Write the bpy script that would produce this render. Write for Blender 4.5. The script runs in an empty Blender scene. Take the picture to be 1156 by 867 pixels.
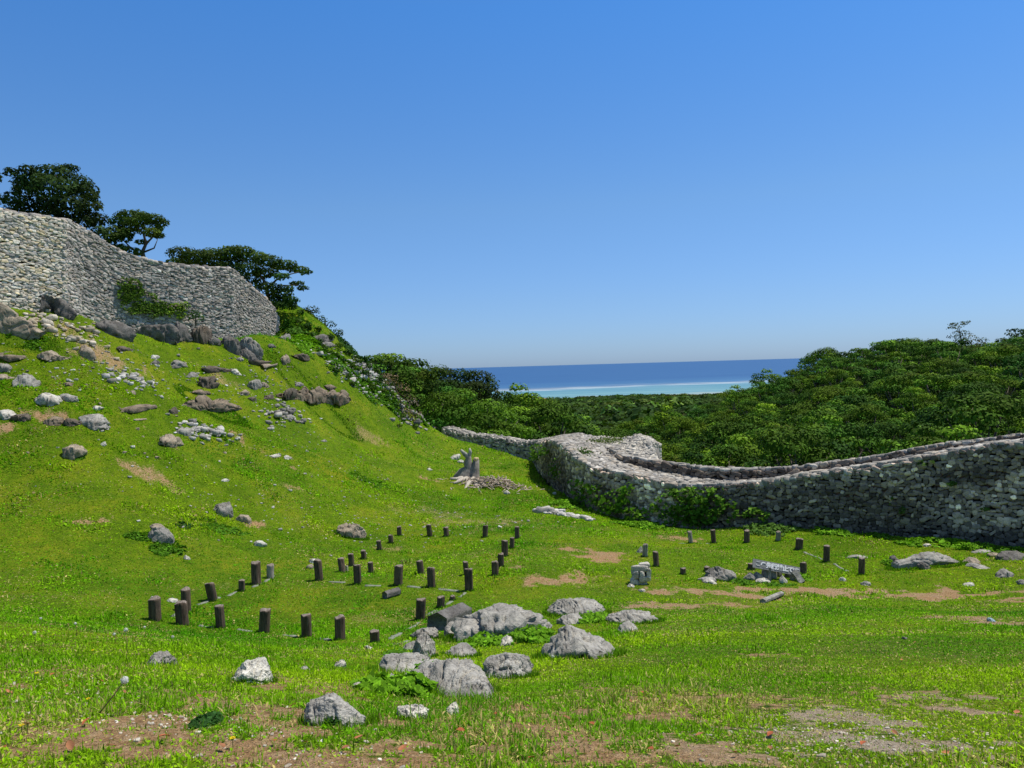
import bpy, math, random
import numpy as np
R_ = math.radians
C = bpy.context.scene.collection
scene = bpy.context.scene

# ------------------------------------------------------------ camera, sky, sun, exposure
F = 870.0; CX = 578.0; CY = 433.5
PITCH = R_(1.35); ROLL = R_(1.65)
_fwd = np.array([0, math.cos(PITCH), -math.sin(PITCH)])
_r0 = np.array([1.0, 0, 0]); _u0 = np.array([0, math.sin(PITCH), math.cos(PITCH)])
_right = math.cos(ROLL)*_r0 - math.sin(ROLL)*_u0
_up = math.sin(ROLL)*_r0 + math.cos(ROLL)*_u0
from mathutils import Matrix
cam_d = bpy.data.cameras.new('camera'); cam = bpy.data.objects.new('camera', cam_d); C.objects.link(cam)
cam_d.sensor_width = 36; cam_d.lens = F/1156*36
cam_d.clip_start = 0.1; cam_d.clip_end = 150000
cam.matrix_world = Matrix([[_right[i], _up[i], -_fwd[i], 0] for i in range(3)] + [[0, 0, 0, 1]])
scene.camera = cam

SUN_EL, SUN_AZ = 66.0, 68.0        # azimuth from +Y (view direction) towards +X
world = bpy.data.worlds.new('World'); scene.world = world; world.use_nodes = True
wn = world.node_tree.nodes; wl = world.node_tree.links
sky = wn.new('ShaderNodeTexSky'); sky.sky_type = 'NISHITA'; sky.sun_disc = False
sky.sun_elevation = R_(SUN_EL); sky.sun_rotation = R_(SUN_AZ)
sky.altitude = 0; sky.air_density = 1.0; sky.dust_density = 0.3; sky.ozone_density = 3.0
bg = wn['Background']; bg.inputs['Strength'].default_value = 0.13
# clear maritime air: the horizon stays blue instead of turning beige
_tc = wn.new('ShaderNodeTexCoord'); _sz = wn.new('ShaderNodeSeparateXYZ'); wl.new(_tc.outputs['Generated'], _sz.inputs[0])
_cr = wn.new('ShaderNodeValToRGB'); wl.new(_sz.outputs[2], _cr.inputs[0]); _el = _cr.color_ramp.elements
while len(_el) < 6: _el.new(.5)
for _e, (_p, _c) in zip(_el, [(0, (.40, .59, 1.06)), (.08, (.46, .64, .98)), (.2, (.52, .74, .98)), (.42, (.38, .81, 1.22)), (.7, (.9, .9, .82)), (1, (1.0, .92, .8))]): _e.position = _p; _e.color = (*_c, 1)
_mx = wn.new('ShaderNodeMix'); _mx.data_type = 'RGBA'; _mx.blend_type = 'MULTIPLY'; _mx.inputs[0].default_value = 1
wl.new(sky.outputs[0], _mx.inputs[6]); wl.new(_cr.outputs[0], _mx.inputs[7]); wl.new(_mx.outputs[2], bg.inputs[0])
sun_d = bpy.data.lights.new('sun', 'SUN'); sun_d.energy = 4.6; sun_d.angle = R_(0.5); sun_d.color = (1, 0.94, 0.84)
sun = bpy.data.objects.new('sun', sun_d); C.objects.link(sun)
from mathutils import Vector
sdir = Vector((math.cos(R_(SUN_EL))*math.sin(R_(SUN_AZ)), math.cos(R_(SUN_EL))*math.cos(R_(SUN_AZ)), math.sin(R_(SUN_EL))))
sun.rotation_euler = sdir.to_track_quat('Z', 'Y').to_euler()
scene.view_settings.view_transform = 'Standard'; scene.view_settings.look = 'None'
scene.view_settings.exposure = 0.0; scene.view_settings.gamma = 1.0; scene.view_settings.use_curve_mapping = False
scene.cycles.max_bounces = 5; scene.cycles.diffuse_bounces = 2; scene.cycles.glossy_bounces = 1
scene.cycles.transmission_bounces = 2; scene.cycles.transparent_max_bounces = 2

# ------------------------------------------------------------ numeric helpers
def ray(px, py):
    return _fwd*F + _right*(px-CX) + _up*(CY-py)
def P(px, py, Y):
    d = ray(px, py); return d*(Y/d[1])

def _hash(ix, iy, iz, seed):
    h = (ix.astype(np.int64)*374761393 + iy.astype(np.int64)*668265263 + iz.astype(np.int64)*2147483647 + seed*1274126177) & 0xffffffff
    h = ((h ^ (h >> 13))*1274126177) & 0xffffffff
    h = ((h ^ (h >> 16))*2246822519) & 0xffffffff
    return ((h ^ (h >> 15)) & 0xffffff)/float(0xffffff)
def vnoise(p, seed=0):
    p = np.asarray(p, float)
    if p.shape[-1] == 2: p = np.concatenate([p, np.zeros(p.shape[:-1]+(1,))], -1)
    i = np.floor(p); f = p-i; f = f*f*(3-2*f); i = i.astype(np.int64)
    out = 0
    for dx in (0, 1):
        for dy in (0, 1):
            for dz in (0, 1):
                w = (f[..., 0] if dx else 1-f[..., 0])*(f[..., 1] if dy else 1-f[..., 1])*(f[..., 2] if dz else 1-f[..., 2])
                out = out + w*_hash(i[..., 0]+dx, i[..., 1]+dy, i[..., 2]+dz, seed)
    return out*2-1
def fbm(p, o=4, seed=0, gain=.5):
    p = np.asarray(p, float); a = 1; s = 0; t = 0
    for k in range(o):
        s = s + a*vnoise(p*(2.03**k)+k*17.3, seed+k); t += a; a *= gain
    return s/t
def smooth(a, b, x):
    t = np.clip((x-a)/(b-a), 0, 1); return t*t*(3-2*t)

class TPS:
    def __init__(s, pts, z, lam=1e-3):
        s.c = np.asarray(pts, float); n = len(s.c)
        K = s.k(np.linalg.norm(s.c[:, None]-s.c[None], axis=2)) + lam*np.eye(n)
        Pm = np.concatenate([np.ones((n, 1)), s.c], 1)
        A = np.zeros((n+3, n+3)); A[:n, :n] = K; A[:n, n:] = Pm; A[n:, :n] = Pm.T
        s.w = np.linalg.solve(A, np.concatenate([z, np.zeros(3)]))
    def k(s, r):
        return np.where(r > 1e-9, r*r*np.log(np.maximum(r, 1e-9)), 0)
    def __call__(s, x, y):
        x = np.asarray(x, float); sh = x.shape; q = np.stack([x.ravel(), np.asarray(y, float).ravel()], 1)
        out = np.empty(len(q)); n = len(s.c)
        for i in range(0, len(q), 20000):
            b = q[i:i+20000]
            d = np.sqrt(((b[:, None]-s.c[None])**2).sum(2))
            out[i:i+20000] = s.k(d)@s.w[:n] + s.w[n] + b@s.w[n+1:]
        return out.reshape(sh)

# far land: (px, distance, ground height)
far_pts = []
for px, l in {
    -600: [(45, 4), (90, 2), (200, -20), (600, -60)], -200: [(45, 4), (90, 2), (200, -20), (600, -60)],
    200: [(60, 3), (90, 2), (200, -20), (600, -55)],
    400: [(75, -3.5), (95, -5), (150, -16), (300, -32), (700, -55)],
    480: [(75, -7), (95, -7), (150, -18), (300, -32), (700, -50)],
    550: [(75, -10), (95, -9), (150, -18), (300, -31), (700, -48), (1300, -74)],
    600: [(75, -14), (110, -13.5), (200, -25), (400, -34), (700, -47), (1300, -74)],
    650: [(60, -13), (110, -18), (250, -25), (600, -38), (1000, -50), (1300, -60)],
    700: [(60, -14), (100, -18), (250, -25), (600, -38), (1000, -50), (1280, -56)],
    750: [(60, -14), (90, -18), (160, -21), (300, -28), (700, -46), (1300, -66)],
    800: [(60, -14), (140, -20), (400, -28), (700, -45), (1300, -66)],
    870: [(60, -14), (110, -17), (230, -15), (400, -35), (700, -55), (1300, -75)],
    950: [(60, -13.5), (115, -13.5), (190, -5), (300, -22), (700, -60), (1300, -80)],
    1080: [(55, -12.5), (110, -11), (170, -4.5), (300, -20), (700, -60), (1300, -80)],
    1156: [(55, -12), (105, -10.5), (160, -3.6), (300, -18), (700, -60)],
    1350: [(55, -11), (100, -9), (150, -2), (300, -18), (700, -60)],
    1800: [(55, -10), (100, -8), (150, -2), (300, -18), (700, -60)]}.items():
    for Y, z in l: far_pts.append(((px-CX)/F, math.log(Y), z))
for px in (-600, 200, 480, 550, 620, 700, 780, 870, 1000, 1300, 1800):
    for Y, z in ((1900, -91), (2150, -101), (3200, -120)): far_pts.append(((px-CX)/F, math.log(Y), z))
fp = np.array(far_pts); TF = TPS(fp[:, :2]*np.array([1.5, 1]), fp[:, 2], 1e-3)
def Hfar(x, y):
    yy = np.maximum(y, 30.0); return TF(np.clip(x/yy, -1.5, 1.5)*1.5, np.log(yy))

# near ground: points read from the photograph with a distance
ctrl = []
def cp(px, *pairs):
    for py, Y in pairs: ctrl.append(tuple(P(px, py, Y)))
cp(0, (867, 3.05), (800, 4.4), (750, 6.6), (715, 10.5), (690, 15.5), (655, 21.5), (600, 25.5), (550, 28.5), (500, 31.5), (450, 34.5), (400, 37.5), (345, 41))
cp(150, (867, 3.1), (800, 4.4), (755, 6.6), (725, 11), (703, 18.5), (680, 21), (640, 24.5), (600, 27), (550, 30.5), (500, 34), (450, 37.5), (400, 42), (378, 45))
cp(300, (867, 3.1), (800, 4.5), (760, 6.8), (735, 11), (715, 19), (680, 22.5), (655, 24.5), (620, 29), (560, 35), (500, 41), (450, 46), (410, 50), (380, 52.5))
cp(225, (560, 33), (500, 38), (450, 42), (410, 46), (383, 48.5))
cp(75, (355, 43.5), (420, 37.8))
cp(338, (347, 66), (362, 62)); cp(345, (385, 58), (405, 54))
for _a, _b, _y in ((0, 345, 40.8), (30, 352, 42), (72, 362, 43.8), (92, 370, 45.3), (120, 377, 46.6), (150, 380, 47.8), (175, 382, 48.8), (200, 384, 49.8), (240, 388, 51.8), (265, 392, 53.4), (285, 388, 55.2), (300, 387, 56.8), (312, 380, 58.6), (322, 366, 60.5)): cp(_a, (_b, _y))
cp(450, (867, 3.1), (810, 4.7), (765, 8), (735, 13.5), (705, 19.5), (660, 24), (605, 35), (560, 42), (520, 49), (490, 55))
cp(420, (455, 57), (425, 60.5)); cp(385, (390, 63.5), (420, 56.5)); cp(380, (480, 51)); cp(365, (365, 65.5), (385, 60.5)); cp(402, (405, 62.5)); cp(410, (440, 58))
cp(450, (450, 62), (470, 60)); cp(500, (492, 66), (520, 56)); cp(550, (505, 66), (530, 56), (560, 45), (600, 35.5), (640, 27), (680, 22), (715, 17.5), (745, 11))
cp(600, (867, 3.15), (815, 4.6), (775, 7.2), (740, 11.5), (710, 17.5), (680, 21.5), (640, 26.5), (595, 36), (550, 48), (522, 60))
cp(645, (562, 46)); cp(700, (584, 41), (620, 31), (665, 24.2), (690, 20.5))
cp(790, (598, 38), (630, 29.5), (665, 24.5), (690, 20))
cp(760, (867, 3.2), (820, 4.4), (780, 6.2), (745, 9.5), (718, 14))
cp(870, (590, 37.5), (612, 34), (645, 28), (670, 24.5))
cp(956, (601, 35), (634, 29.5), (668, 25))
cp(1000, (867, 3.2), (820, 4.3), (780, 6), (742, 9), (715, 13.2), (695, 18), (682, 21.5), (670, 24.6))
cp(1040, (606, 33.2), (640, 28)); cp(1156, (867, 3.2), (820, 4.25), (780, 5.9), (740, 8.8), (712, 12.8), (690, 17.5), (672, 22), (645, 26), (619, 30))
cp(1300, (600, 30), (650, 24), (740, 8.5), (867, 3.1)); cp(-160, (867, 3.0), (740, 7), (640, 22), (500, 30), (400, 35), (340, 39))
ctrl += [(0, 0, -1.55), (0, -4, -1.2), (-8, 0, -1.2), (8, 0, -1.5), (0, -15, -.6), (-25, -5, 1), (25, -5, -2), (-15, 6, -1.6), (15, 6, -3), (-35, 20, -1), (35, 15, -5.5), (45, 30, -8)]
# behind the ridge and the walls
ctrl += [(-45, 40, 5), (-40, 55, 4), (-30, 66, 3), (-20, 74, 2.5), (-50, 70, 2)]
for px, Y, z in ((380, 71, 1), (430, 72, -3.5), (470, 72, -5.2), (520, 74, -8.5), (570, 74, -10), (610, 72, -11.5), (660, 66, -12), (720, 58, -12.5), (800, 52, -12.5), (900, 50, -12.5), (1000, 48, -12), (1100, 46, -12), (1250, 42, -12)):
    ctrl.append(((px-CX)/F*Y, Y, z))
for px in (350, 450, 550, 650, 750, 850, 1000, 1200):
    x, y = (px-CX)/F*90, 90.0; ctrl.append((x, y, float(Hfar(np.array([x]), np.array([y]))[0])))
cc = np.array(ctrl); TN = TPS(cc[:, :2], cc[:, 2], 2e-1)
def H(x, y):
    x = np.asarray(x, float); y = np.asarray(y, float)
    r = np.hypot(x, y); b = smooth(72, 88, r)
    p = np.stack([x, y], -1)
    hill = smooth(-3, -16, x)*smooth(24, 36, y)
    n = .035*fbm(p*1.3, 3, 5)*smooth(.5, 3, r) + .10*fbm(p*.35, 2, 9)*smooth(6, 20, r) + hill*(.20*fbm(p*.55, 3, 13)) 
    n = n + .10*smooth(.1, .6, fbm(p*.9, 2, 21))*hill
    near = np.zeros(x.shape); far = np.zeros(x.shape); kn = b < 1; kf = b > 0
    near[kn] = TN(x[kn], y[kn]); far[kf] = Hfar(x[kf], y[kf])
    return near*(1-b) + far*b + n*(1-b)
def H1(x, y): return float(H(np.array([x]), np.array([y]))[0])
def ground(px, py, y0=2.2, y1=90):
    """first point of the ground seen at a pixel of the photograph"""
    d = ray(px, py); Y = np.exp(np.linspace(math.log(y0), math.log(y1), 300))
    q = d[None]*(Y/d[1])[:, None]; g = q[:, 2]-H(q[:, 0], q[:, 1])
    k = np.nonzero(g < 0)[0]
    if len(k) == 0: k = [int(np.argmin(g))]
    k = max(int(k[0]), 1); t = g[k-1]/(g[k-1]-g[k]) if g[k] < 0 else 0
    p = q[k-1]*(1-t)+q[k]*t
    return np.array([p[0], p[1], H1(p[0], p[1])])

# ------------------------------------------------------------ mesh helpers
def np_mesh(name, V, tris=None, quads=None, mat=None, col=None, smooth_=False, mats=None, midx=None):
    V = np.asarray(V, np.float32); me = bpy.data.meshes.new(name)
    nt = 0 if tris is None else len(tris); nq = 0 if quads is None else len(quads)
    me.vertices.add(len(V)); me.vertices.foreach_set('co', V.ravel())
    loops = []; starts = []
    if nt: loops.append(np.asarray(tris).ravel()); starts.append(np.arange(nt)*3)
    if nq: loops.append(np.asarray(quads).ravel()); starts.append(nt*3+np.arange(nq)*4)
    loops = np.concatenate(loops).astype(np.int32); starts = np.concatenate(starts).astype(np.int32)
    me.loops.add(len(loops)); me.loops.foreach_set('vertex_index', loops)
    me.polygons.add(nt+nq); me.polygons.foreach_set('loop_start', starts)
    if smooth_: me.polygons.foreach_set('use_smooth', np.ones(nt+nq, bool))
    if col is not None:
        a = me.color_attributes.new('tint', 'FLOAT_COLOR', 'POINT')
        c = np.ones((len(V), 4), np.float32); c[:, :3] = col; a.data.foreach_set('color', c.ravel())
    for m in (mats or ([mat] if mat else [])): me.materials.append(m)
    if midx is not None: me.polygons.foreach_set('material_index', np.asarray(midx, np.int32))
    me.update(calc_edges=True); me.validate(); 
    return me
def link(name, me, parent=None, loc=None, **kw):
    o = bpy.data.objects.new(name, me); C.objects.link(o)
    if loc is not None: o.location = loc
    if parent is not None: o.parent = parent
    for k, v in kw.items(): o[{'cat': 'category'}.get(k, k)] = v
    if 'cat' in kw and 'kind' not in kw: o['kind'] = 'thing'
    return o
def tag(o, label=None, cat=None, group=None, kind=None):
    if label: o['label'] = label
    if cat: o['category'] = cat
    if group: o['group'] = group
    if kind: o['kind'] = kind
    elif cat: o['kind'] = 'thing'
    return o
def empty(name, loc=(0, 0, 0), rz=0, **kw):
    o = bpy.data.objects.new(name, None); C.objects.link(o); o.location = loc; o.rotation_euler.z = rz
    o.empty_display_size = .2
    return tag(o, **kw)
def copy_thing(o):
    c = o.copy(); C.objects.link(c)
    for ch in o.children:
        d = ch.copy(); C.objects.link(d); d.parent = c
        for g in ch.children:
            e = g.copy(); C.objects.link(e); e.parent = d
    return c
def grid_quads(nu, nv, closed_u=False):
    i, j = np.meshgrid(np.arange(nu if closed_u else nu-1), np.arange(nv-1), indexing='ij')
    i2 = (i+1) % nu
    return np.stack([i*nv+j, i2*nv+j, i2*nv+j+1, i*nv+j+1], -1).reshape(-1, 4)
class Acc:
    def __init__(s): s.V = []; s.T = []; s.Q = []; s.c = []; s.n = 0
    def add(s, V, T=None, Q=None, col=(1, 1, 1)):
        V = np.asarray(V, float)
        if T is not None and len(T): s.T.append(np.asarray(T)+s.n)
        if Q is not None and len(Q): s.Q.append(np.asarray(Q)+s.n)
        c = np.asarray(col, float); s.c.append(np.broadcast_to(c, (len(V), 3)) if c.ndim == 1 else c)
        s.V.append(V); s.n += len(V)
    def mesh(s, name, mat, smooth_=False, origin=None):
        V = np.concatenate(s.V)
        if origin is not None: V = V-np.asarray(origin)
        return np_mesh(name, V, np.concatenate(s.T) if s.T else None, np.concatenate(s.Q) if s.Q else None, mat, np.concatenate(s.c), smooth_)
def ico(level):
    import bmesh
    bm = bmesh.new(); bmesh.ops.create_icosphere(bm, subdivisions=level, radius=1)
    V = np.array([v.co[:] for v in bm.verts]); T = np.array([[v.index for v in f.verts] for f in bm.faces]); bm.free()
    return V, T
ICO2 = ico(2); ICO1 = ico(1); ICO4 = ico(4)
_tr = np.random.default_rng(7)
def _template(V, p, jit):
    a = np.sign(V)*np.abs(V)**p; a = a/np.max(np.abs(a), axis=0)
    a = a + _tr.normal(0, jit, a.shape); a[:, 2] = np.clip(a[:, 2], -.62, .62)/.62; a[:, :2] = np.clip(a[:, :2], -.88, .88)/.88
    return a + _tr.normal(0, .03, a.shape)
def _cut(q, r, k, lo, hi, up=0.):
    for _ in range(k):
        n = r.normal(0, 1, 3); n[2] += up; n /= np.linalg.norm(n); dd = q@n; t = np.maximum(0, dd-dd.max()*r.uniform(lo, hi)); q = q-n*t[..., None]*.97
    return q
TEMPL = [_cut(_template(ICO2[0], _tr.uniform(.45, .75), .06), _tr, 4, .68, .88) for _ in range(16)]

def add_stones(acc, c, t, b, n, a, h, d, col, rng):
    """a stone at every c with half sizes a,h,d along t,b,n"""
    N = len(c); k = rng.integers(0, len(TEMPL), N)
    Tm = np.stack(TEMPL)[k]*np.sign(rng.uniform(-1, 1, (N, 1, 3)))
    flip = np.prod(np.sign(Tm[:, :1, :]/np.stack(TEMPL)[k][:, :1, :]), axis=2)[:, 0] < 0
    V = c[:, None]+Tm[:, :, :1]*(a[:, None]*t)[:, None]+Tm[:, :, 1:2]*(h[:, None]*b)[:, None]+Tm[:, :, 2:]*(d[:, None]*n)[:, None]
    T = np.broadcast_to(ICO2[1], (N,)+ICO2[1].shape).copy()
    T[flip] = T[flip][:, :, ::-1]
    T = T+(np.arange(N)*len(ICO2[0]))[:, None, None]
    acc.add(V.reshape(-1, 3), T.reshape(-1, 3), col=np.repeat(col, len(ICO2[0]), axis=0))

def norm(v): return v/np.maximum(np.linalg.norm(v, axis=-1, keepdims=True), 1e-9)
def stone_patch(acc, A, B, facing, w, h, depth, pal, rng, wvar=.35, proud=0, rot=.16, keep=1.0, colf=None):
    """rows of stones over the ruled surface between polylines A (bottom) and B (top)"""
    A = np.asarray(A, float); B = np.asarray(B, float); M = (A+B)/2
    s = np.concatenate([[0], np.cumsum(np.linalg.norm(np.diff(M, axis=0), axis=1))]); L = s[-1]
    Hm = np.linalg.norm(B-A, axis=1).max(); rows = int(Hm/(h*.86))+1
    U = []; S = []; W = []; Hh = []
    for k in range(rows):
        u = rng.uniform(-w, 0)
        while u < L+w*.3:
            ww = w*math.exp(rng.normal(0, wvar)); U.append(u+ww/2); W.append(ww); S.append((k+.5)*h*.86); Hh.append(h*math.exp(rng.normal(0, .22))); u += ww*.93
    U = np.array(U); S = np.array(S); W = np.array(W); Hh = np.array(Hh)
    S = S + h*.5*vnoise(np.stack([U*.7, S*.5], 1), 3)+rng.normal(0, h*.12, len(S))
    U = np.clip(U, 0, L)
    ip = lambda Q: np.stack([np.interp(U, s, Q[:, i]) for i in range(3)], 1)
    a, b = ip(A), ip(B); hl = np.linalg.norm(b-a, axis=1)
    ok = (S < hl+h*.1) & (rng.random(len(S)) < keep); U, S, W, Hh, a, b, hl = U[ok], S[ok], W[ok], Hh[ok], a[ok], b[ok], hl[ok]
    bd = norm(b-a)
    e = .25*w; U0 = U
    def ips(u): return np.stack([np.interp(u, s, M[:, i]) for i in range(3)], 1)
    t = norm(ips(np.minimum(U0+e, L))-ips(np.maximum(U0-e, 0)))
    n = norm(np.cross(t, bd)); sg = np.sign(n@np.asarray(facing, float)); n = n*np.where(sg == 0, 1, sg)[:, None]
    c = a+bd*S[:, None]+n*(proud+rng.normal(0, depth*.12, len(S)))[:, None]
    an = rng.normal(0, rot, len(S)); t2 = t*np.cos(an)[:, None]+bd*np.sin(an)[:, None]; b2 = norm(np.cross(n, t2)); 
    n2 = norm(n+.16*rng.normal(0, 1, n.shape)); 
    pal = np.asarray(pal); col = pal[rng.integers(0, len(pal), len(S))]*np.exp(rng.normal(0, .16, (len(S), 1)))
    if colf is not None: col = colf(U, S, hl, col)
    add_stones(acc, c, t2, b2, n2, W*.475, Hh*.50, depth*np.exp(rng.normal(0, .15, len(S))), col, rng)

# ------------------------------------------------------------ materials
def mat(name, rough=.9, spec=.2):
    m = bpy.data.materials.new(name); m.use_nodes = True; b = m.node_tree.nodes['Principled BSDF']
    b.inputs['Roughness'].default_value = rough; b.inputs['Specular IOR Level'].default_value = spec
    return m, m.node_tree, b
def nd(nt, typ, **kw):
    n = nt.nodes.new(typ)
    for k, v in kw.items():
        if k in n.inputs: n.inputs[k].default_value = v
        else: setattr(n, k, v)
    return n
def ramp(nt, fac, stops):
    r = nt.nodes.new('ShaderNodeValToRGB'); e = r.color_ramp.elements
    while len(e) < len(stops): e.new(.5)
    for el, (p, c) in zip(e, stops): el.position = p; el.color = (*c, 1)
    nt.links.new(fac, r.inputs[0]); return r.outputs[0]
def mul(nt, a, b, typ='MULTIPLY', fac=1.0):
    m = nt.nodes.new('ShaderNodeMix'); m.data_type = 'RGBA'; m.blend_type = typ
    if isinstance(fac, float): m.inputs[0].default_value = fac
    else: nt.links.new(fac, m.inputs[0])
    for s, v in ((m.inputs[6], a), (m.inputs[7], b)):
        if isinstance(v, tuple): s.default_value = (*v, 1)
        else: nt.links.new(v, s)
    return m.outputs[2]
def bump(nt, b, h, strength, dist):
    n = nd(nt, 'ShaderNodeBump'); n.inputs['Strength'].default_value = strength; n.inputs['Distance'].default_value = dist
    nt.links.new(h, n.inputs['Height']); nt.links.new(n.outputs[0], b.inputs['Normal'])
def tc(nt): return nt.nodes.new('ShaderNodeTexCoord').outputs['Object']
def noise(nt, co, scale, detail=4, rough=.55):
    n = nd(nt, 'ShaderNodeTexNoise'); n.inputs['Scale'].default_value = scale; n.inputs['Detail'].default_value = detail; n.inputs['Roughness'].default_value = rough
    nt.links.new(co, n.inputs['Vector']); return n.outputs[0]
def tint(nt): 
    a = nt.nodes.new('ShaderNodeAttribute'); a.attribute_name = 'tint'; return a.outputs['Color']

def make_stone(name, lo=.62, hi=1.25, sc=5, bs=.5, bd=.03):
    m, nt, b = mat(name); co = tc(nt)
    n1 = noise(nt, co, sc, 6, .65); n2 = noise(nt, co, sc*5, 4, .6)
    c = mul(nt, tint(nt), ramp(nt, n1, [(.3, (lo,)*3), (.5, (1, 1, 1)), (.72, (hi, hi*.98, hi*.94))]))
    c = mul(nt, c, ramp(nt, n2, [(.32, (.72,)*3), (.55, (1, 1, 1)), (.75, (1.15,)*3)]))
    nt.links.new(c, b.inputs['Base Color']); s = mul(nt, n1, n2, 'ADD'); bump(nt, b, s, bs, bd); return m
M_wall = make_stone('wall_stone')
def make_rock(name):
    m, nt, b = mat(name); co = tc(nt)
    mp = nd(nt, 'ShaderNodeMapping'); mp.inputs['Scale'].default_value = (1, 1, 1.6); mp.inputs['Rotation'].default_value = (.5, .4, 0); nt.links.new(co, mp.inputs[0]); co = mp.outputs[0]
    n1 = noise(nt, co, 2.2, 7, .68); n2 = noise(nt, co, 14, 5, .65); n3 = noise(nt, co, 55, 3, .6)
    c = mul(nt, tint(nt), ramp(nt, n1, [(.28, (.36, .34, .32)), (.43, (.75, .74, .72)), (.56, (1.05, 1.05, 1.03)), (.72, (1.5, 1.47, 1.40))]))
    c = mul(nt, c, ramp(nt, n2, [(.3, (.42, .41, .40)), (.46, (1, 1, 1)), (.75, (1.25, 1.25, 1.2))]))
    c = mul(nt, c, ramp(nt, n3, [(.3, (.7,)*3), (.6, (1.1,)*3)]))
    # lichen
    l = noise(nt, co, 6, 3, .7); c = mul(nt, c, (.42, .38, .16), 'MIX', ramp(nt, l, [(.68, (0,)*3), (.76, (.5,)*3)]))
    nt.links.new(c, b.inputs['Base Color'])
    v = nd(nt, 'ShaderNodeTexVoronoi'); v.feature = 'DISTANCE_TO_EDGE'; v.inputs['Scale'].default_value = 3.0
    w = mul(nt, co, noise(nt, co, 3, 3), 'ADD', .35); nt.links.new(w, v.inputs['Vector'])
    cr = ramp(nt, v.outputs[0], [(0, (0,)*3), (.05, (1,)*3)])
    s = mul(nt, n1, n2, 'ADD'); s = mul(nt, s, n3, 'ADD', .4); s = mul(nt, s, cr, 'ADD', .25)
    bump(nt, b, s, .7, .04); return m
M_rock = make_rock('limestone_rock')

def make_leaf(name, trans=.25, hue_by_object=False, lo=.8, hi=1.2):
    m, nt, b = mat(name, .75, .08)
    c = tint(nt)
    if hue_by_object:
        oi = nt.nodes.new('ShaderNodeObjectInfo')
        c = mul(nt, c, ramp(nt, oi.outputs['Random'], [(0, (.45, .62, .9)), (.25, (.95, 1, 1)), (.5, (1.35, 1.2, .8)), (.75, (.62, .74, .9)), (1, (1.7, 1.45, .9))]))
    nt.links.new(c, b.inputs['Base Color'])
    tr = nt.nodes.new('ShaderNodeBsdfTranslucent'); nt.links.new(mul(nt, c, (1.3, 1.4, .6)), tr.inputs[0])
    mx = nt.nodes.new('ShaderNodeMixShader'); mx.inputs[0].default_value = trans
    nt.links.new(b.outputs[0], mx.inputs[1]); nt.links.new(tr.outputs[0], mx.inputs[2])
    nt.links.new(mx.outputs[0], nt.nodes['Material Output'].inputs[0]); return m
M_leaf = make_leaf('tree_leaves', .2); M_forest = make_leaf('forest_leaves', .06, True)
M_grass = make_leaf('grass_blades', .3); M_weed = make_leaf('weed_leaves', .25)
def make_plain(name, sc=20, lo=.6, hi=1.2, bs=.4, bd=.01, stretch=(1, 1, 1), rough=.9):
    m, nt, b = mat(name, rough); co = tc(nt)
    mp = nd(nt, 'ShaderNodeMapping'); mp.inputs['Scale'].default_value = stretch; nt.links.new(co, mp.inputs[0])
    n1 = noise(nt, mp.outputs[0], sc, 5, .65)
    nt.links.new(mul(nt, tint(nt), ramp(nt, n1, [(.3, (lo,)*3), (.7, (hi,)*3)])), b.inputs['Base Color']); bump(nt, b, n1, bs, bd); return m
M_bark = make_plain('bark', 6, .55, 1.3, .6, .03, (1, 1, .2))
M_wood = make_plain('weathered_post_wood', 26, .35, 1.5, 1.0, .02, (1, 1, .12))
M_dead = make_plain('dead_wood', 12, .5, 1.3, .6, .02, (1, 1, .5))
M_board = make_plain('painted_board', 20, .6, 1.1, .5, .006)
M_kerb = make_plain('kerb_stone', 15, .7, 1.2, .4, .01)
M_letter = make_plain('white_paint', 40, .85, 1.05, .1, .002)

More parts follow.
